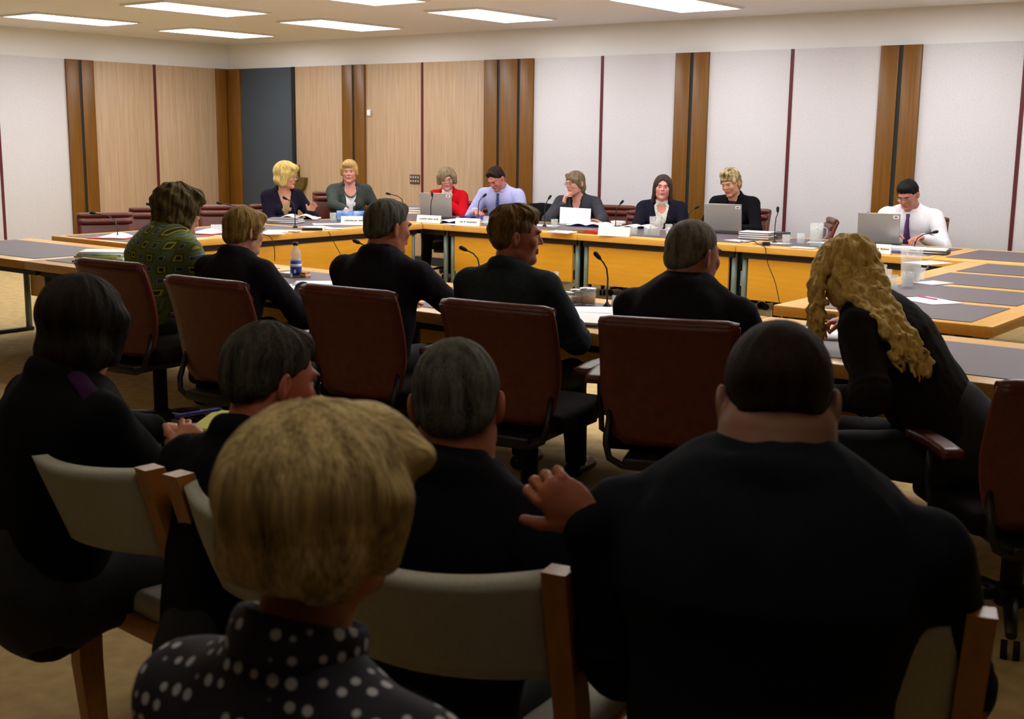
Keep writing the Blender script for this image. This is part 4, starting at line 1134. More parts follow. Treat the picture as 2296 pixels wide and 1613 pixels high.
# ---------------------------------------------------------------- office chairs
BLACKSEAT = cloth('dark_seat_fabric', (26, 18, 18))
def task_chair(loc, rz, label, mat_=LEATHER, group='maroon leather swivel chairs', h=0.0):
    """faces +y; back behind at y = -.27"""
    t = empty('office_chair', loc, rz, label, 'chair', group)
    Wb = .245; z0, z1 = .46+h, .915+h
    def half(v): return Wb*(.80+.20*math.sin(min(1, v/.55)*PI/2)) * (1-.22*max(0, (.12-v)/.12)**2)
    def yb(v): return -.235-.055*v+.018*math.sin(v*PI)-.03*(v**3)
    def fn(u, v):
        x = (u*2-1)*half(v)
        edge = abs(u*2-1)
        return (x, yb(v)+.022*(1-edge**2)*-1.0+.0, z0+(z1-z0)*v+.0*edge)
    b = MB(); b.sheet(fn, 12, 16, .034); b.build('backrest', mat_, t)
    b = MB()
    n = 12
    b.tube([(-half(1)-.0+2*half(1)*i/n, yb(.97)-.012*(1-(2*i/n-1)**2)+.006, z1-.006) for i in range(n+1)], [.020]+[.027]*(n-1)+[.020], 12); b.build('top_roll', mat_, t)
    b = MB()
    b.tube([(-half(.9)+.01+2*(half(.9)-.01)*i/n, yb(.86)+.012-.012*(1-(2*i/n-1)**2), z1-.062) for i in range(n+1)], [.022]+[.031]*(n-1)+[.022], 12, flat=1.0); b.build('head_pad', mat_, t)
    for sx in (-1, 1):
        b = MB(); b.tube([(sx*half(v), yb(v), z0+(z1-z0)*v) for v in [i/14 for i in range(15)]], .006, 6); b.build('piping', PIPING, t)
    b = MB(); b.tube([(-.21, -.245, z0+.12), (-.215, -.29, z0), (-.20, -.30, z0-.05), (-.15, -.30, z0-.075), (0, -.30, z0-.08), (.15, -.30, z0-.075), (.20, -.30, z0-.05), (.215, -.29, z0), (.21, -.245, z0+.12)], .013, 10); b.build('back_loop', BLACK, t)
    b = MB(); b.box((-.245, -.23, .42+h), (.245, .25, .50+h), bev=.03, seg=3); b.build('seat', BLACKSEAT, t)
    b = MB(); b.box((-.15, -.32, .375+h), (.15, .14, .42+h), bev=.012); b.build('seat_mechanism', BLACK, t)
    for sx in (-1, 1):
        b = MB(); b.sheet(lambda u, v: (sx*.292+(u-.5)*.062, -.17+v*.30, .668+h+.008*math.sin(v*PI)), 4, 8, .026); a = b.build('armrest', mat_, t)
        b = MB(); b.tube([(sx*.24, -.04, .43+h), (sx*.285, -.02, .45+h), (sx*.295, .0, .55+h), (sx*.292, .0, .655+h)], .014, 8, flat=.7); b.build('arm_support', BLACK, t)
    b = MB(); b.tube([(0, -.03, .10), (0, -.03, .385+h)], .036, 14); b.tube([(0, -.03, .07), (0, -.03, .13)], .05, 14); b.build('column', BLACKR, t)
    for k in range(5):
        a = 2*PI*k/5+.5; dx, dy = math.cos(a), math.sin(a)
        b = MB(); b.tube([(0, -.03, .105), (dx*.15, -.03+dy*.15, .095), (dx*.30, -.03+dy*.30, .072)], [.028, .023, .017], 8, flat=.7); g = b.build('base_arm', BLACK, t)
        b = MB(); ca, sa = -dy, dx
        for o_ in (-.018, .018):
            c = Vector((dx*.30+ca*o_, -.03+dy*.30+sa*o_, .029)); b.tube([c-Vector((ca, sa, 0))*.009, c+Vector((ca, sa, 0))*.009], .029, 14)
        b.build('caster', BLACKR, g)
    return t
chair0 = None
def chair_at(x, y, face, label, h=0.0, group='maroon leather swivel chairs', brown=False):
    """x,y of the seat centre"""
    global chair0
    if brown or h: return task_chair((x, y, 0), -face*RAD, label, LEATHERB if brown else LEATHER, group, h)
    if chair0 is None:
        chair0 = task_chair((x, y, 0), -face*RAD, label, LEATHER, group); return chair0
    return dup(chair0, (x, y, 0), -face*RAD, label, group)
# near row: backs measured from the photograph (centre of the back's top edge)
def near_chair(pxl, pxr, label, face=None, z=.905):
    a, b = atz(*pxl, z), atz(*pxr, z); c = (a+b)/2; f = math.atan2(b.y-a.y, b.x-a.x) if face is None else -face*RAD
    dy = .315
    return chair_at(c.x-math.sin(f)*dy, c.y+math.cos(f)*dy, -f/RAD, label, group='swivel chairs on the near side', brown=False)
near_chair((160, 588), (335, 606), 'maroon swivel chair under the person in the green patterned jacket', face=-4)
near_chair((370, 629), (556, 648), 'maroon swivel chair under the person with fair brown bobbed hair', face=-4)
near_chair((682, 651), (880, 668), 'maroon swivel chair under the grey haired person beside the bottle', face=-6)
near_chair((986, 684), (1245, 706), 'maroon swivel chair under the person looking right in profile', face=-8)
near_chair((1345, 727), (1655, 739), 'largest maroon swivel chair, its whole back in view', face=-22)
c = aty(2235, 925, 3.75)
chair_at(c.x, c.y+.28, -42, 'dark swivel chair at the right edge under the wavy haired person', group='swivel chairs on the near side', h=-.06)
# far side
FARC = 'swivel chairs on the far and left sides'
def far_chair(px, py, face, label, y=None, x=None, z=.92):
    q = aty(px, py, 10.74) if face > 140 else atx(px, py, -9.72)
    f = -face*RAD
    return chair_at(q.x-math.sin(f)*.30, q.y+math.cos(f)*.30, face, label, group=FARC, h=round(min(.02, max(-.10, q.z-.93)), 3))
far_chair(235, 478, 116, 'empty maroon chair at the left edge of the photo behind the short table', z=.857)
far_chair(350, 465, 120, 'empty maroon chair left of the tousled brown hair', z=.858)
far_chair(500, 461, 120, 'empty maroon chair between the patterned jacket and the slate panel', z=.86)
far_chair(612, 459, 118, 'maroon chair half hidden beside the blonde person in navy', z=.862)
far_chair(752, 430, 130, 'empty maroon chair between the blonde and the grey-green jacket', z=.878)
far_chair(1036, 454, 165, 'maroon chair under the person in the red jacket', z=.86)
far_chair(1130, 462, 165, 'maroon chair behind the lilac shirt', z=.862)
far_chair(1372, 461, 160, 'maroon chair right of the charcoal jacket', z=.873)
far_chair(1458, 474, 166, 'maroon chair behind the person with long dark brown hair', z=.862)
far_chair(1672, 468, 172, 'maroon chair behind the person with spiky hair', z=.878)
far_chair(1864, 490, 238, 'empty chair turned sideways against the white wall panel', z=.862)
far_chair(2062, 486, 172, 'maroon chair behind the person in the white shirt', z=.878)
far_chair(1222, 466, 172, 'chair between the lilac shirt and charcoal jacket with a black coat on it', z=.852)
# black coat over that chair's back
q = aty(1222, 458, 10.75)
J = SDF(np.array([-.34, -.16, -.5]), np.array([.34, .16, .12]), .012)
J.ell((0, 0, -.06), (.25, .07, .12), k=.04); J.ell((0, 0, -.25), (.26, .08, .22), k=.05); J.ell((-.17, .01, -.12), (.09, .06, .14), k=.04); J.ell((.17, .01, -.12), (.09, .06, .14), k=.04); J.wrinkle(.01, 22, 7)
o = link('coat', J.mesh('coat'), BLACKW); o.location = (q.x, q.y-.05, q.z-.04); o.rotation_euler = (0, 0, .2)
tag(o, 'black coat draped over a chair back left of the charcoal jacket', 'coat')

# ---------------------------------------------------------------- wooden audience chairs
def oak_chair(loc, rz, label):
    t = empty('audience_chair', loc, rz, label, 'chair', 'oak chairs with grey backs in the audience')
    for sx in (-1, 1):
        b = MB()
        def post(u): return [(sx*.245, -.18+.02, 0.0), (sx*.245, -.175, .22), (sx*.25, -.170, .42), (sx*.253, -.190, .56), (sx*.262, -.285, .85)]
        P = post(0); W2, D2 = .022, .028
        rings = [[b.bm.verts.new((x+i*W2, y+j*D2*(1.15 if 0 < n < 4 else .85), z)) for i, j in ((-1, -1), (1, -1), (1, 1), (-1, 1))] for n, (x, y, z) in enumerate(P)]
        for r0, r1 in zip(rings, rings[1:]):
            for k in range(4): b.bm.faces.new((r0[k], r0[(k+1) % 4], r1[(k+1) % 4], r1[k]))
        b.bm.faces.new(rings[0]); b.bm.faces.new(rings[-1][::-1])
        b.build('rear_post', CHAIRWOOD, t)
        MB().box((sx*.25-.018, .20, 0), (sx*.25+.018, .245, .63), bev=.004).build('front_leg', CHAIRWOOD, t)
        b = MB(); b.sheet(lambda u, v: (sx*.262+(u-.5)*.055, -.225+v*.50, .640+.010*math.sin(v*PI)), 3, 8, .022); b.build('armrest', CHAIRWOOD, t)
        MB().box((sx*.25-.012, -.17, .37), (sx*.25+.012, .22, .42), bev=.003).build('side_rail', CHAIRWOOD, t)
    def fn(u, v):
        x = (u*2-1)*.236; e = (u*2-1)**2
        return (x, -.215-.062*v-.085*(1-e), .635+.20*v-.012*(1-e)*v)
    b = MB(); b.sheet(fn, 16, 10, .03); b.build('back_cushion', CHAIRFAB, t)
    b = MB(); b.box((-.235, -.17, .40), (.235, .24, .465), bev=.02, seg=3); b.build('seat', CHAIRFAB, t)
    MB().box((-.23, -.185, .36), (.23, -.160, .41), bev=.003).build('rear_rail', CHAIRWOOD, t)
    return t
oak0 = None
def oak_at(x, y, face, label):
    global oak0
    if oak0 is None: oak0 = oak_chair((x, y, 0), -face*RAD, label); return oak0
    return dup(oak0, (x, y, 0), -face*RAD, label)
def oak_from_posts(pl, pr, face, label, which='r'):
    """place by the top of one post: pr/pl pixel"""
    f = -face*RAD
    px = pr if which == 'r' else pl; sx = 1 if which == 'r' else -1
    q = atz(px[0], px[1], .85); off = (Rz(f)@np.array([sx*.262, -.285, 0]))
    return oak_at(q.x-off[0], q.y-off[1], face, label)
oak_from_posts(None, (335, 1048), 4, 'oak chair at the left edge under the person with the plum shoulder highlight', 'r')
oak_from_posts((400, 1062), None, -2, 'oak chair beside the green notebook, its curved grey back half hidden by blonde hair', 'l')
oak_from_posts(None, (1252, 1278), -12, 'oak chair whose wide grey back shows right of the nearest head', 'r')
oak_at(HEAVY.location.x-.05, HEAVY.location.y+.33, -20, 'oak chair hidden under the heavy set person at right')
q = aty(716, 893, .92); oak_at(q.x, q.y-.06, -6, 'oak chair under the person with the polka dot collar')
# ---------------------------------------------------------------- things on the tables
TOP = TZ+.003
def mic(px, py, hx, hy, label, y=None, tz=TOP, group='black gooseneck microphones', black=True):
    """px,py: foot on the table; hx,hy: head of the microphone in the photograph at the depth of the foot, bent over sideways"""
    q = atz(px, py, tz)
    d = ray(hx, hy); n = FW.copy(); n.z = 0; n.normalize()
    t_ = (q-Vector((0, 0, CAM_H))).dot(n)/d.dot(n); hp = Vector((0, 0, CAM_H))+d*t_ - q
    t = empty('microphone', q, 0, label, 'microphone', group)
    MB().lathe([(0, 0), (.022, 0), (.022, .008), (.012, .018), (.006, .03), (0, .03)], 14).build('base', BLACK, t)
    h = hp.z; v = Vector((hp.x, hp.y, 0)); L = v.length; u = v.normalized() if L > 1e-4 else Vector((1, 0, 0))
    k = .55*L
    P = [Vector((0, 0, .02)), Vector((0, 0, h*.5)), Vector((0, 0, h-.10)), u*L*.10+Vector((0, 0, h-.05)), u*L*.35+Vector((0, 0, h-.02)), u*(L-.03)+Vector((0, 0, h-.003))]
    MB().tube(P, .0042, 8).build('gooseneck', BLACK, t)
    e = P[-1]; dd = (P[-1]-P[-2]).normalized()
    MB().tube([e-dd*.005, e+dd*.01, e+dd*.035, e+dd*.045], [.006, .0115, .0125, .006], 10).build('microphone_head', BLACKR, t)
    return t
mic(264, 534, 205, 478, 'gooseneck microphone at the left edge of the photo before the first empty chair')
mic(372, 520, 331, 459, 'gooseneck microphone left of the tousled brown hair')
mic(545, 520, 489, 456, 'gooseneck microphone in front of the slate panel')
mic(662, 511, 636, 446, 'gooseneck microphone in front of the blonde person in navy')
mic(905, 497, 868, 435, 'gooseneck microphone above the grey haired person')
mic(966, 496, 976, 440, 'gooseneck microphone standing before the open laptop of the person in red')
mic(1072, 502, 1090, 441, 'gooseneck microphone in front of the lilac shirt')
mic(1221, 508, 1237, 446, 'gooseneck microphone left of the charcoal jacket')
mic(1380, 512, 1398, 457, 'gooseneck microphone right of the charcoal jacket')
mic(1541, 530, 1566, 467, 'gooseneck microphone in front of the brown column')
mic(1736, 545, 1752, 475, 'gooseneck microphone beside the thick grey binders')
mic(1940, 545, 1955, 487, 'gooseneck microphone in front of the rightmost laptop')
mic(2050, 562, 2100, 521, 'gooseneck microphone at the right edge of the photo')
mic(1075, 640, 1034, 560, 'gooseneck microphone on the near table left of the profile face')
mic(1361, 690, 1332, 579, 'tall gooseneck microphone on the near table right of the profile face')
mic(835, 622, 795, 544, 'gooseneck microphone left of the grey haired person on the near table')
mic(700, 632, 655, 556, 'gooseneck microphone right of the fair brown bob') if False else None

def laptop(px, py, lid_px, face, label, w_=.33, dpt=.235, ang=100, stick=True):
    """px,py: bottom centre of the lid's outside"""
    q = atz(px, py, TOP); t = empty('laptop', q, -face*RAD, label, 'laptop')
    # local +y = the user's side... screen opens towards +y
    MB().box((-w_/2, 0, .001), (w_/2, dpt, .024), bev=.004).build('keyboard_base', LAPTOPD, t)
    MB().box((-w_/2+.02, .07, .024), (w_/2-.02, dpt-.02, .026)).build('keyboard', BLACK, t)
    a = (ang-90)*RAD
    Mx = Matrix.Translation((0, .004, .026)) @ Matrix.Rotation(a, 4, 'X')
    b = MB(); b.box((-w_/2, -.006, 0), (w_/2, .006, .245), bev=.004, M=Mx); l = b.build('lid', LAPTOPG, t)
    b = MB(); b.box((-w_/2+.012, .0055, .015), (w_/2-.012, .0065, .232), M=Mx); b.build('screen', BLACK, l)
    if stick:
        b = MB(); b.box((w_/2-.055, -.008, .205), (w_/2-.012, -.006, .230), M=Mx); b.build('asset_sticker', CARD, l)
        b = MB(); b.box((w_/2-.045, -.0085, .211), (w_/2-.022, -.008, .224), M=Mx); b.build('sticker_print', INK, l)
    return t
def lap(px, py, face, label, **k): return laptop(px, py, None, face, label, **k)
lap(978, 492, -28, 'silver laptop open in front of the person in the red jacket')
lap(1620, 524, -14, 'silver laptop open in front of the person with spiky hair', w_=.34)
lap(1968, 552, -14, 'silver laptop open in front of the person in the white shirt')

def card(px, py, w_, h_, face, label, lines=2, tilt=14, seed=0, px2=None):
    q = atz(px, py, TOP); t = empty('name_card', q, -face*RAD, label, 'name card', 'white folded name cards')
    Ma = Matrix.Rotation(-tilt*RAD, 4, 'X'); Mb2 = Matrix.Translation((0, 2*h_*math.sin(tilt*RAD), 0)) @ Matrix.Rotation(tilt*RAD, 4, 'X')
    b = MB(); b.box((-w_/2, -.0006, 0), (w_/2, .0006, h_), M=Ma); b.box((-w_/2, -.0006, 0), (w_/2, .0006, h_), M=Mb2); o = b.build('folded_card', CARD, t)
    if lines:
        rs = random.Random(seed); b = MB(); x = -w_*.38
        while x < w_*.36:
            l = rs.uniform(.008, .016)
            if rs.random() > .22: b.box((x, -.0014, h_*.42), (x+l*.8, -.0006, h_*.42+.016*rs.uniform(.6, 1)), M=Ma)
            x += l
        b.build('printed_name', INK, o)
    return t
card(800, 505, .30, .085, -38, 'white name card below the open blue magazine', seed=2)
card(960, 500, .27, .075, -10, 'white name card in front of the laptop of the person in red', seed=3)
card(1047, 507, .27, .075, -8, 'white name card in front of the lilac shirt', seed=4)
card(1375, 530, .30, .085, -8, 'white name card below the empty chair right of the charcoal jacket', seed=5, lines=0)
card(1979, 570, .115, .075, -6, 'small white name card under the rightmost laptop', seed=6)
card(1400, 690, .12, .062, 150+180-160, 'white card standing on the near table behind the loose papers', lines=0)
card(1513, 532, .16, .05, -8, 'white folded card right of the water jug with ice', lines=0)
card(485, 519, .09, .06, -50, 'white card on the left table beside the fair brown bob', lines=0)

def glass(px, py, label, r=.034, h=.085, fill=.5, z=TOP, group='clear drinking glasses'):
    q = atz(px, py, z); t = empty('drinking_glass', q, 0, label, 'glass', group)
    MB().lathe([(0, .0005), (r*.88, .0005), (r, h), (r-.003, h), (r*.88-.003, .008), (0, .008)], 20).build('tumbler', GLASS, t)
    if fill: MB().lathe([(0, .0085), (r*.88-.0035, .0085), (r*.88-.0035+.12*r*fill, .008+h*fill), (0, .008+h*fill)], 20).build('water', WATER, t)
    return t
for a in [(747, 497, 'drinking glass beside the hand of the grey-green jacket'), (900, 497, 'tall drinking glass right of the grey haired head'), (1091, 505, 'drinking glass right of the name card before the lilac shirt'),
          (1243, 512, 'drinking glass left of the raised sheet of paper'), (1421, 527, 'drinking glass right of the blank name card'), (1451, 529, 'drinking glass touching the jug with ice'),
          (1762, 550, 'left one of the two glasses before the white panel'), (1795, 547, 'right one of the two glasses before the white panel'), (1499, 524, 'drinking glass right of the jug with ice')]:
    glass(*a)
for a in [(1985, 636, 'upturned glass left of the big jug', .036, .085, 0), (1998, 650, 'glass in front of the upturned one', .036, .085, .3), (2033, 645, 'glass in front of the big jug', .038, .09, .4), (2060, 630, 'glass right of the big jug', .036, .08, 0), (1975, 622, 'glass nearest the wavy golden hair', .034, .08, 0),
          (1215, 648, 'left glass behind the shoulder of the blue-black suit', .036, .10, 0), (1238, 650, 'right glass behind the shoulder of the blue-black suit', .036, .10, 0)]:
    glass(*a, group='clear drinking glasses')
def jug(px, py, label, r=.055, h=.20, fill=.6, ice=True):
    q = atz(px, py, TOP); t = empty('water_jug', q, 0, label, 'jug', 'clear water jugs')
    MB().lathe([(0, .0005), (r*.88, .0005), (r*.94, h*.5), (r*1.04, h), (r*1.04-.004, h), (r*.94-.004, h*.5), (r*.88-.004, .01), (0, .01)], 24).build('jug_body', GLASS, t)
    MB().tube([(r*1.0, 0, h*.85), (r*1.55, 0, h*.8), (r*1.6, 0, h*.5), (r*1.0, 0, h*.3)], .006, 8).build('jug_handle', GLASS, t)
    MB().lathe([(0, .011), (r*.88-.005, .011), (r*.94-.005, h*.5), (r*.95-.005, h*fill), (0, h*fill)], 24).build('water', WATER, t)
    if ice:
        for i in range(4):
            a = i*1.7; MB().box((-.013, -.013, -.013), (.013, .013, .013), bev=.004, M=Matrix.Translation((math.cos(a)*.022, math.sin(a)*.022, h*(fill+.05+.03*(i % 2)))) @ Matrix.Rotation(a, 4, (1, 1, .3))).build('ice_cube', GLASS, t)
    return t
jug(1468, 530, 'water jug with ice in front of the person with long dark brown hair', .05, .17)
jug(1829, 553, 'water jug on the grey mat left of the wavy golden hair', .056, .185, .7)
jug(2040, 633, 'big water jug on the right hand table', .064, .20, .55, ice=False)

def paper(px, py, w_, h_, rz, label, z=TOP, th=.002, m=PAPER, cat='paper', name='paper_sheet', lines=0, group='white papers on the tables', curl=0.0, seed=1):
    q = atz(px, py, z)
    b = MB(); rs = random.Random(seed)
    b.sheet(lambda u, v: ((u-.5)*w_, (v-.5)*h_, th/2+.0006+curl*(u**3)), 6, 2, th)
    o = b.build(name, m); o.location = q; o.rotation_euler = (0, 0, rz*RAD)
    tag(o, label, cat, group)
    if lines:
        b = MB()
        for i in range(lines):
            y = h_*(.38-.76*i/max(1, lines-1)); b.box((-w_*.38, y-.003, th+.0008), (w_*(.38-.2*rs.random()), y+.003, th+.0012))
        b.build('printed_lines', INK, o)
    return o
def stack(px, py, w_, h_, th, rz, label, m=PAPER, z=TOP, name='paper_stack', cat='papers', cover=None, group=None, curl=0):
    q = atz(px, py, z); t = empty(name, q, rz*RAD, label, cat, group)
    rs = random.Random(int(px)); n = max(2, int(th/.008))
    for i in range(n):
        a = rs.uniform(-.06, .06); dx = rs.uniform(-.008, .008)
        MB().box((-w_/2+dx, -h_/2, i*th/n+.0006), (w_/2+dx, h_/2, (i+1)*th/n+.0003), M=Matrix.Rotation(a, 4, 'Z')).build('sheet_bundle', (m if isinstance(m, list) else [m])[i % (len(m) if isinstance(m, list) else 1)], t)
    if cover: MB().box((-w_/2-.004, -h_/2-.004, th+.0005), (w_/2+.004, h_/2+.004, th+.0025)).build('cover', cover, t)
    return t
def openbook(px, py, w_, h_, rz, label, m=PAPER, z=TOP, bulge=.035, cov=GREYC, name='open_book', cat='book', lift=0.0):
    q = atz(px, py, z); t = empty(name, q, rz*RAD, label, cat)
    for s_ in (-1, 1):
        b = MB(); b.sheet(lambda u, v: (s_*u*w_/2, (v-.5)*h_, .012+bulge*math.sin(min(1, u*1.25)*PI)*.7*(1 if s_ > 0 else .8)+lift*u*(s_ > 0)+.004*(1-u)), 10, 3, .008); b.build('page_block', m, t)
    MB().box((-w_/2-.006, -h_/2-.006, .0006), (w_/2+.006, h_/2+.006, .006), bev=.001).build('cover', cov, t)
    return t
# left tables
openbook(668, 492, .42, .28, 38, 'large open white book in front of the blonde person in navy', bulge=.05)
stack(640, 500, .30, .22, .045, 30, 'grey folders under and beside the open white book', [GREYC, PAPER], group=None, name='folder_stack', cat='folders')
paper(622, 519, .21, .297, 40, 'white sheet at the front edge left of the microphone base', lines=5)
paper(610, 524, .18, .21, 60, 'white sheet lying lowest at the table edge beside the fair bob', seed=3)
stack(655, 520, .12, .08, .012, 15, 'small cream note block by the microphone before the blonde person', [YELLOWP, PAPER], name='note_block', cat='note block')
paper(712, 510, .21, .297, 70, 'white sheet left of the drinking glass', lines=0, seed=5)
paper(735, 503, .28, .20, 50, 'sheet of printed paper in the middle of the left table', lines=6, seed=8)
paper(738, 513, .21, .15, 60, 'white sheet nearest the table edge right of the black remote', seed=6)
q = atz(700, 517, TOP); t = empty('conference_unit', q, 50*RAD, 'long black unit lying at the table edge under the open book', 'device'); MB().box((-.09, -.02, .0006), (.09, .02, .022), bev=.006).build('housing', BLACK, t); MB().box((-.05, -.012, .022), (.05, .012, .024)).build('display', INKB, t)
# open blue magazine, standing
q = atz(790, 498, TOP); t = empty('magazine', q, 38*RAD, 'open blue magazine standing in front of the grey-green jacket', 'magazine')
for s_ in (-1, 1):
    MB().sheet(lambda u, v: (s_*u*.155, .03*u*s_*0+.035*u, .002+v*.105), 6, 3, .004).build('magazine_cover', BLUEC, t)
q2 = atz(812, 492, TOP); stack(834, 494, .2, .16, .05, 30, 'white and grey papers beside the blue magazine', [PAPER, GREYC])
paper(790, 486, .21, .12, 30, 'white sheet behind the blue magazine', seed=9)
# red folder and sheet at left
for a in ((252, 534, 'red edged sheet on the short table at left', 30), (455, 524, 'red folder on the left table beside the patterned jacket', 20)):
    q = atz(a[0], a[1], TOP); t = empty('document_folder', q, a[3]*RAD, a[2], 'folder'); MB().box((-.16, -.11, .0005), (.16, .11, .004), bev=.001).build('folder_cover', REDCARD, t); MB().sheet(lambda u, v: (-.10+u*.24, -.10+v*.2, .008+.03*math.sin(u*PI)*v), 8, 3, .002).build('inserted_sheet', PAPER, t)
# binder pile seen over the chair at the far left
q = atz(212, 478, .95)
# far row
stack(930, 478, .24, .20, .075, 20, 'tall heap of white papers left of the laptop of the person in red', [PAPER, PAPER, GREYC])
openbook(1022, 500, .36, .26, 10, 'open document with blue cover between two name cards', cov=NAVYC, bulge=.025)
paper(1030, 503, .21, .26, -20, 'printed sheet lying askew left of the lilac shirt', lines=8, seed=12)
openbook(1062, 492, .34, .22, 8, 'open navy booklet in front of the lilac shirt', m=NAVYC, cov=PAPER, bulge=.03)
paper(1110, 498, .21, .297, 20, 'white sheet under the elbow of the lilac shirt', seed=13)
paper(1215, 506, .3, .2, 12, 'white papers left of the raised sheet', seed=14)
stack(1262, 522, .22, .15, .012, 6, 'white booklet at the table edge below the raised sheet', [PAPER])
stack(1312, 522, .20, .12, .03, 5, 'brown board file under the open papers', [BROWNC, BROWNC], name='board_file', cat='file')
stack(1332, 523, .16, .15, .024, 0, 'red booklet beside the brown board file', [REDCARD, REDCARD], name='red_booklet', cat='booklet')
openbook(1328, 508, .42, .26, 6, 'open papers in front of the charcoal jacket', cov=NAVYC, bulge=.03)
# raised sheet in the hand
q = aty(1290, 486, 9.84); b = MB(); b.sheet(lambda u, v: ((u-.5)*.30, .02*math.sin(u*PI)-.05*(1-v), (v-.5)*.17-.012*(u-.5)), 10, 6, .0012)
o = b.build('paper_sheet', PAPER); o.location = q; o.rotation_euler = (-.1, 0, .52); tag(o, 'printed sheet of paper held up by the person in charcoal', 'paper')
b = MB()
for i in range(9): b.box((-.085+i*.020, -.062-.0, -.055), (-.080+i*.020, -.060, .055-.012*(i % 3)))
for i in range(0): pass
b.bm.free()
openbook(1432, 513, .34, .22, 12, 'open document left of the jug with ice', cov=GREYC, bulge=.03)
stack(1386, 505, .12, .09, .04, 10, 'small white box behind the blank name card', [PAPER], name='small_box', cat='box')
paper(1520, 521, .18, .14, 0, 'printed card right of the jug with ice', lines=3, seed=20)
paper(1655, 540, .2, .14, -20, 'white sheet with a mark in front of the middle laptop', lines=2, seed=21)
stack(1698, 536, .26, .20, .060, 8, 'thick pile of grey and white binders right of the middle laptop', [GREYC, PAPER, GREYC, PAPER], name='binder_pile', cat='binders', cover=PAPER)
stack(1741, 534, .16, .20, .05, -8, 'dark folder leaning on the thick binders', [GREYC, INKB], name='dark_folder', cat='folder')
paper(1745, 546, .20, .10, 4, 'white sheet right of the thick binders', seed=22)
paper(1800, 556, .20, .12, 0, 'white sheet in front of the two glasses', seed=23)
paper(1845, 545, .24, .14, 8, 'white sheet behind the jug left of the golden hair', seed=24)
paper(1920, 565, .24, .12, 4, 'white sheet beside the small name card', seed=25)
stack(2030, 560, .28, .2, .02, 6, 'white papers under the hand of the person in the white shirt', [PAPER])
stack(2085, 568, .26, .2, .035, 10, 'stacked papers and dark folder at the right edge of the photo', [INKB, PAPER])
b = MB(); b.tube([(-.07, 0, .006), (.06, 0, .006), (.075, 0, .006)], [.005, .005, .002], 8); o = b.build('pen', PENBLUE); o.location = atz(2018, 567, TOP); o.rotation_euler = (0, 0, .3); tag(o, 'blue pen lying below the rightmost laptop', 'pen')
# right tables
paper(2085, 675, .28, .21, -30, 'white sheet with a magenta pen on the right table', seed=30)
b = MB(); b.tube([(-.07, 0, .009), (.06, 0, .009), (.075, 0, .009)], [.004, .004, .002], 8); o = b.build('pen', mat('magenta_pen', (190, 30, 120), .3)); o.location = atz(2080, 672, TOP); o.rotation_euler = (0, 0, -.5); tag(o, 'magenta pen on a white sheet at the right edge', 'pen')
paper(2080, 590, .2, .297, -20, 'white sheet at the far right corner of the tables', seed=31)
paper(2092, 635, .15, .2, -20, 'white sheet beyond the glasses at the right edge', seed=33)
# near row
q = atz(664, 621, TOP); t = empty('drink_bottle', q, 0, 'clear plastic bottle with a blue label and black cap', 'bottle')
MB().lathe([(0, .001), (.030, .001), (.033, .01), (.033, .10), (.031, .115), (.033, .13), (.031, .148), (.016, .172), (.013, .18), (.013, .185), (.010, .185), (.010, .178), (.028, .146), (.030, .01), (0, .006)], 24).build('bottle_body', GLASS, t)
MB().lathe([(.0335, .012), (.0338, .012), (.0338, .098), (.0335, .098)], 24).build('label', mat('blue_label', (36, 70, 190), .4), t)
MB().lathe([(.0341, .062), (.0343, .062), (.0343, .078), (.0341, .078)], 24).build('label_lettering', CARD, t)
MB().box((-.006, -.0352, .026), (.006, -.0335, .046), M=Matrix.Rotation(YAW, 4, 'Z')).build('label_mark', CARD, t)
MB().lathe([(0, .186), (.0155, .186), (.016, .205), (0, .206)], 20).build('cap', BLACK, t)
b = MB().lathe([(0, .0065), (.0295, .0065), (.0295, .11), (0, .11)], 20); b.build('drink', mat('pale_juice', (236, 214, 176), .1, alpha=.5), t)
paper(682, 648, .42, .30, 20, 'large white paper left of the grey haired person', seed=40)
paper(720, 636, .30, .21, 40, 'white paper overlapping the large one by the bottle', z=TOP+.003, seed=41)
stack(648, 620, .10, .07, .022, 0, 'white cup shaped block left of the bottle', [PAPER], name='small_box', cat='box')
stack(684, 622, .05, .04, .03, 0, 'small orange and white packet right of the bottle', [COOKIE, PAPER], name='packet', cat='packet')
paper(1290, 700, .42, .30, 40, 'white paper left of the tall microphone on the near table', seed=42, th=.006)
stack(1365, 724, .46, .30, .018, 22, 'open binder of white pages in front of the broad person', [GREYC, PAPER], name='open_binder', cat='binder')
paper(1400, 712, .25, .18, 30, 'printed leaflet below the standing white card', lines=5, seed=43)
def jar(px, py, label, r=.040, h=.075):
    q = atz(px, py, TOP); t = empty('biscuit_jar', q, 0, label, 'jar', 'small glass jars of biscuits')
    MB().lathe([(0, .001), (r, .001), (r, h), (r-.003, h), (r-.003, .005), (0, .005)], 20).build('jar_body', GLASS, t)
    MB().lathe([(0, .006), (r-.004, .006), (r-.004, h*.5), (0, h*.62)], 16).build('biscuits', COOKIE, t)
    MB().lathe([(0, h), (r+.002, h), (r+.002, h+.010), (0, h+.011)], 20).build('lid', CHROME, t)
jar(1318, 683, 'largest jar of orange biscuits, rightmost of the three')
jar(1294, 682, 'middle jar of the three behind the loose papers', .034, .065)
jar(1274, 683, 'leftmost jar of the three, beside the blue-black shoulder', .032, .055)
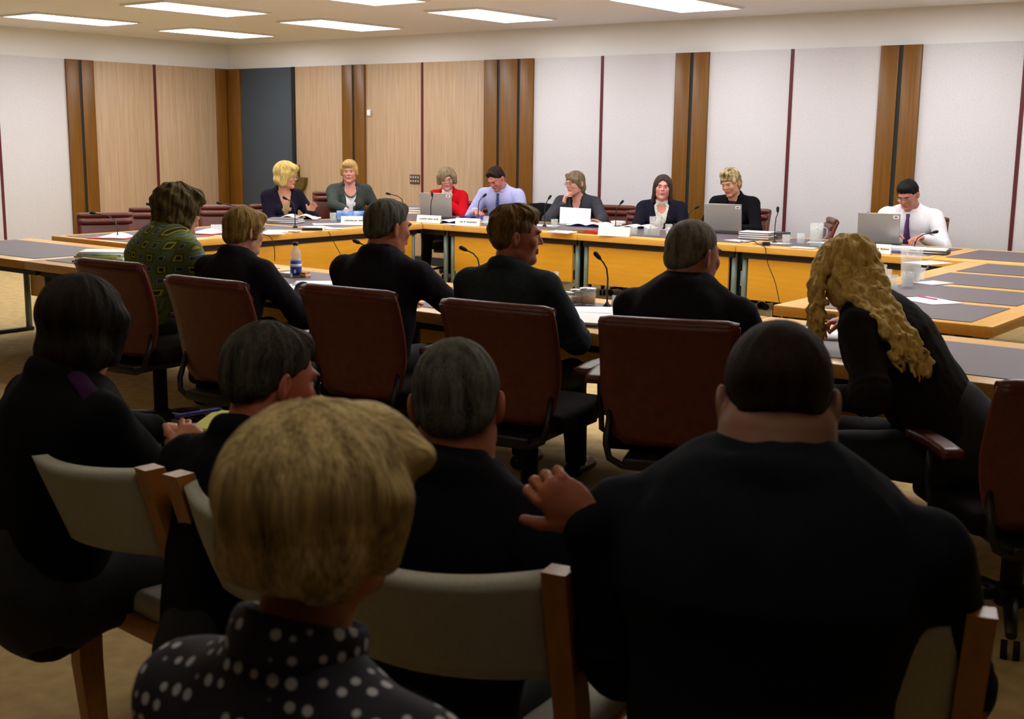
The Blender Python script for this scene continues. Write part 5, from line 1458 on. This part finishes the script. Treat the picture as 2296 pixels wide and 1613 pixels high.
# green magazines at the left edge
q = atz(226, 586, TOP); 
for i in range(5):
    m = [GREENMIX, TEALMIX][i % 2]
    b = MB(); b.box((-.15, -.105, 0), (.15, .105, .013), bev=.002); o = b.build('magazine', [GREENMIX, TEALMIX, YELLOWP, TEALMIX, PAPER][i])
    o.location = (q.x+.01*(i % 2), q.y+.01*i, TOP+.001+i*.0135); o.rotation_euler = (0, 0, .6+.15*math.sin(i*2)); tag(o, ['lowest green magazine of the pile at the left edge', 'teal magazine second from the bottom of the left pile', 'yellow magazine in the middle of the left pile', 'teal magazine second from the top of the left pile', 'white booklet on top of the left pile'][i], 'magazine', 'magazines piled at the left edge')
paper(232, 603, .21, .297, 30, 'white sheet in front of the green magazines', seed=50); paper(262, 600, .21, .25, 70, 'white sheet beside the sleeve of the patterned jacket', z=TOP+.003, seed=51)
# writing pads
paper(1845, 752, .22, .28, 20, 'white notepad below the hand of the wavy haired person', th=.012, seed=52)
# notebook in the audience
q = lc['arms'][1][2]
nb_ = atz(515, 950, .60); t = empty('notebook', nb_, .3, 'open yellow and white notebook on a lap in the audience', 'notebook')
MB().box((-.10, -.075, 0), (.035, .075, .010), M=Matrix.Rotation(.2, 4, 'X')).build('yellow_page', YELLOWP, t); MB().box((.0, -.04, .008), (.10, .085, .018), M=Matrix.Rotation(.2, 4, 'X')).build('white_page', CARD, t)
# cables
def cable(pts, label, r=.0035):
    P = [Vector(p) for p in pts]; o_ = P[0].copy(); b = MB()
    # smooth
    for _ in range(3):
        Q = [P[0]]
        for a, c2 in zip(P, P[1:]): Q += [a*.75+c2*.25, a*.25+c2*.75]
        P = Q+[P[-1]]
    b.tube([p-o_ for p in P], r, 6); o = b.build('cable', BLACK); o.location = o_; tag(o, label, 'cable', 'black cables hanging over the table edges')
def edge_y(px, z): return aty(px[0], px[1], YF-.012)
cable([atz(1700, 548, TOP+.004), atz(1716, 553, TOP+.005), edge_y((1717, 563), 0), aty(1720, 590, YF-.02), aty(1738, 630, YF-.03), aty(1745, 665, YF-.03), aty(1752, 700, YF-.03)], 'black cable hanging far down before the yellow panel below the binders')
cable([atz(945, 499, TOP+.004), aty(948, 506, YF-.012), aty(944, 530, YF-.02), aty(948, 555, YF-.02), aty(944, 575, YF-.02)], 'thin black cable hanging below the name card of the person in red')
cable([atz(728, 512, TOP+.004), atx(736, 519, XT+.012), atx(742, 530, XT+.02), atx(752, 550, XT+.02), atx(762, 568, XT+.03), atx(775, 590, XT+.03)], 'black cable running down the long left table from the black unit')
cable([atz(590, 525, TOP+.004), atz(606, 530, TOP+.004), atx(612, 540, XT+.012), atx(616, 560, XT+.02), atx(616, 585, XT+.02)], 'black cable looping over the table edge beside the fair brown bob')
cable([atz(1660, 540, TOP+.004), atz(1672, 545, TOP+.02), atz(1690, 540, TOP+.03), atz(1700, 548, TOP+.004)], 'black cable looped on the table before the thick binders')
q = atz(1718, 551, TOP); t = empty('cable_box', q, .2, 'small black box at the table edge where the cable hangs down', 'device'); MB().box((-.03, -.02, .0006), (.03, .02, .028), bev=.004).build('housing', BLACK, t); MB().box((-.02, -.012, .028), (.02, .012, .030)).build('lid', INKB, t)
# pens in hands
q = lc['arms'][1][2]; dd = nrm(lc['hd'][1]['D']); b = MB(); b.tube([(-.06, 0, 0), (.065, 0, 0), (.078, 0, 0)], [.005, .005, .0015], 8); o = b.build('pen', PENBLUE)
pw = Matrix.Rotation(LW.rotation_euler[2], 3, 'Z') @ Vector(q+dd*.09+np.array([0.0, .01, .03])); o.location = Vector(LW.location)+pw; o.rotation_euler = (0, -.2, .5); tag(o, 'blue pen held by the person with the plum shoulder highlight', 'pen')
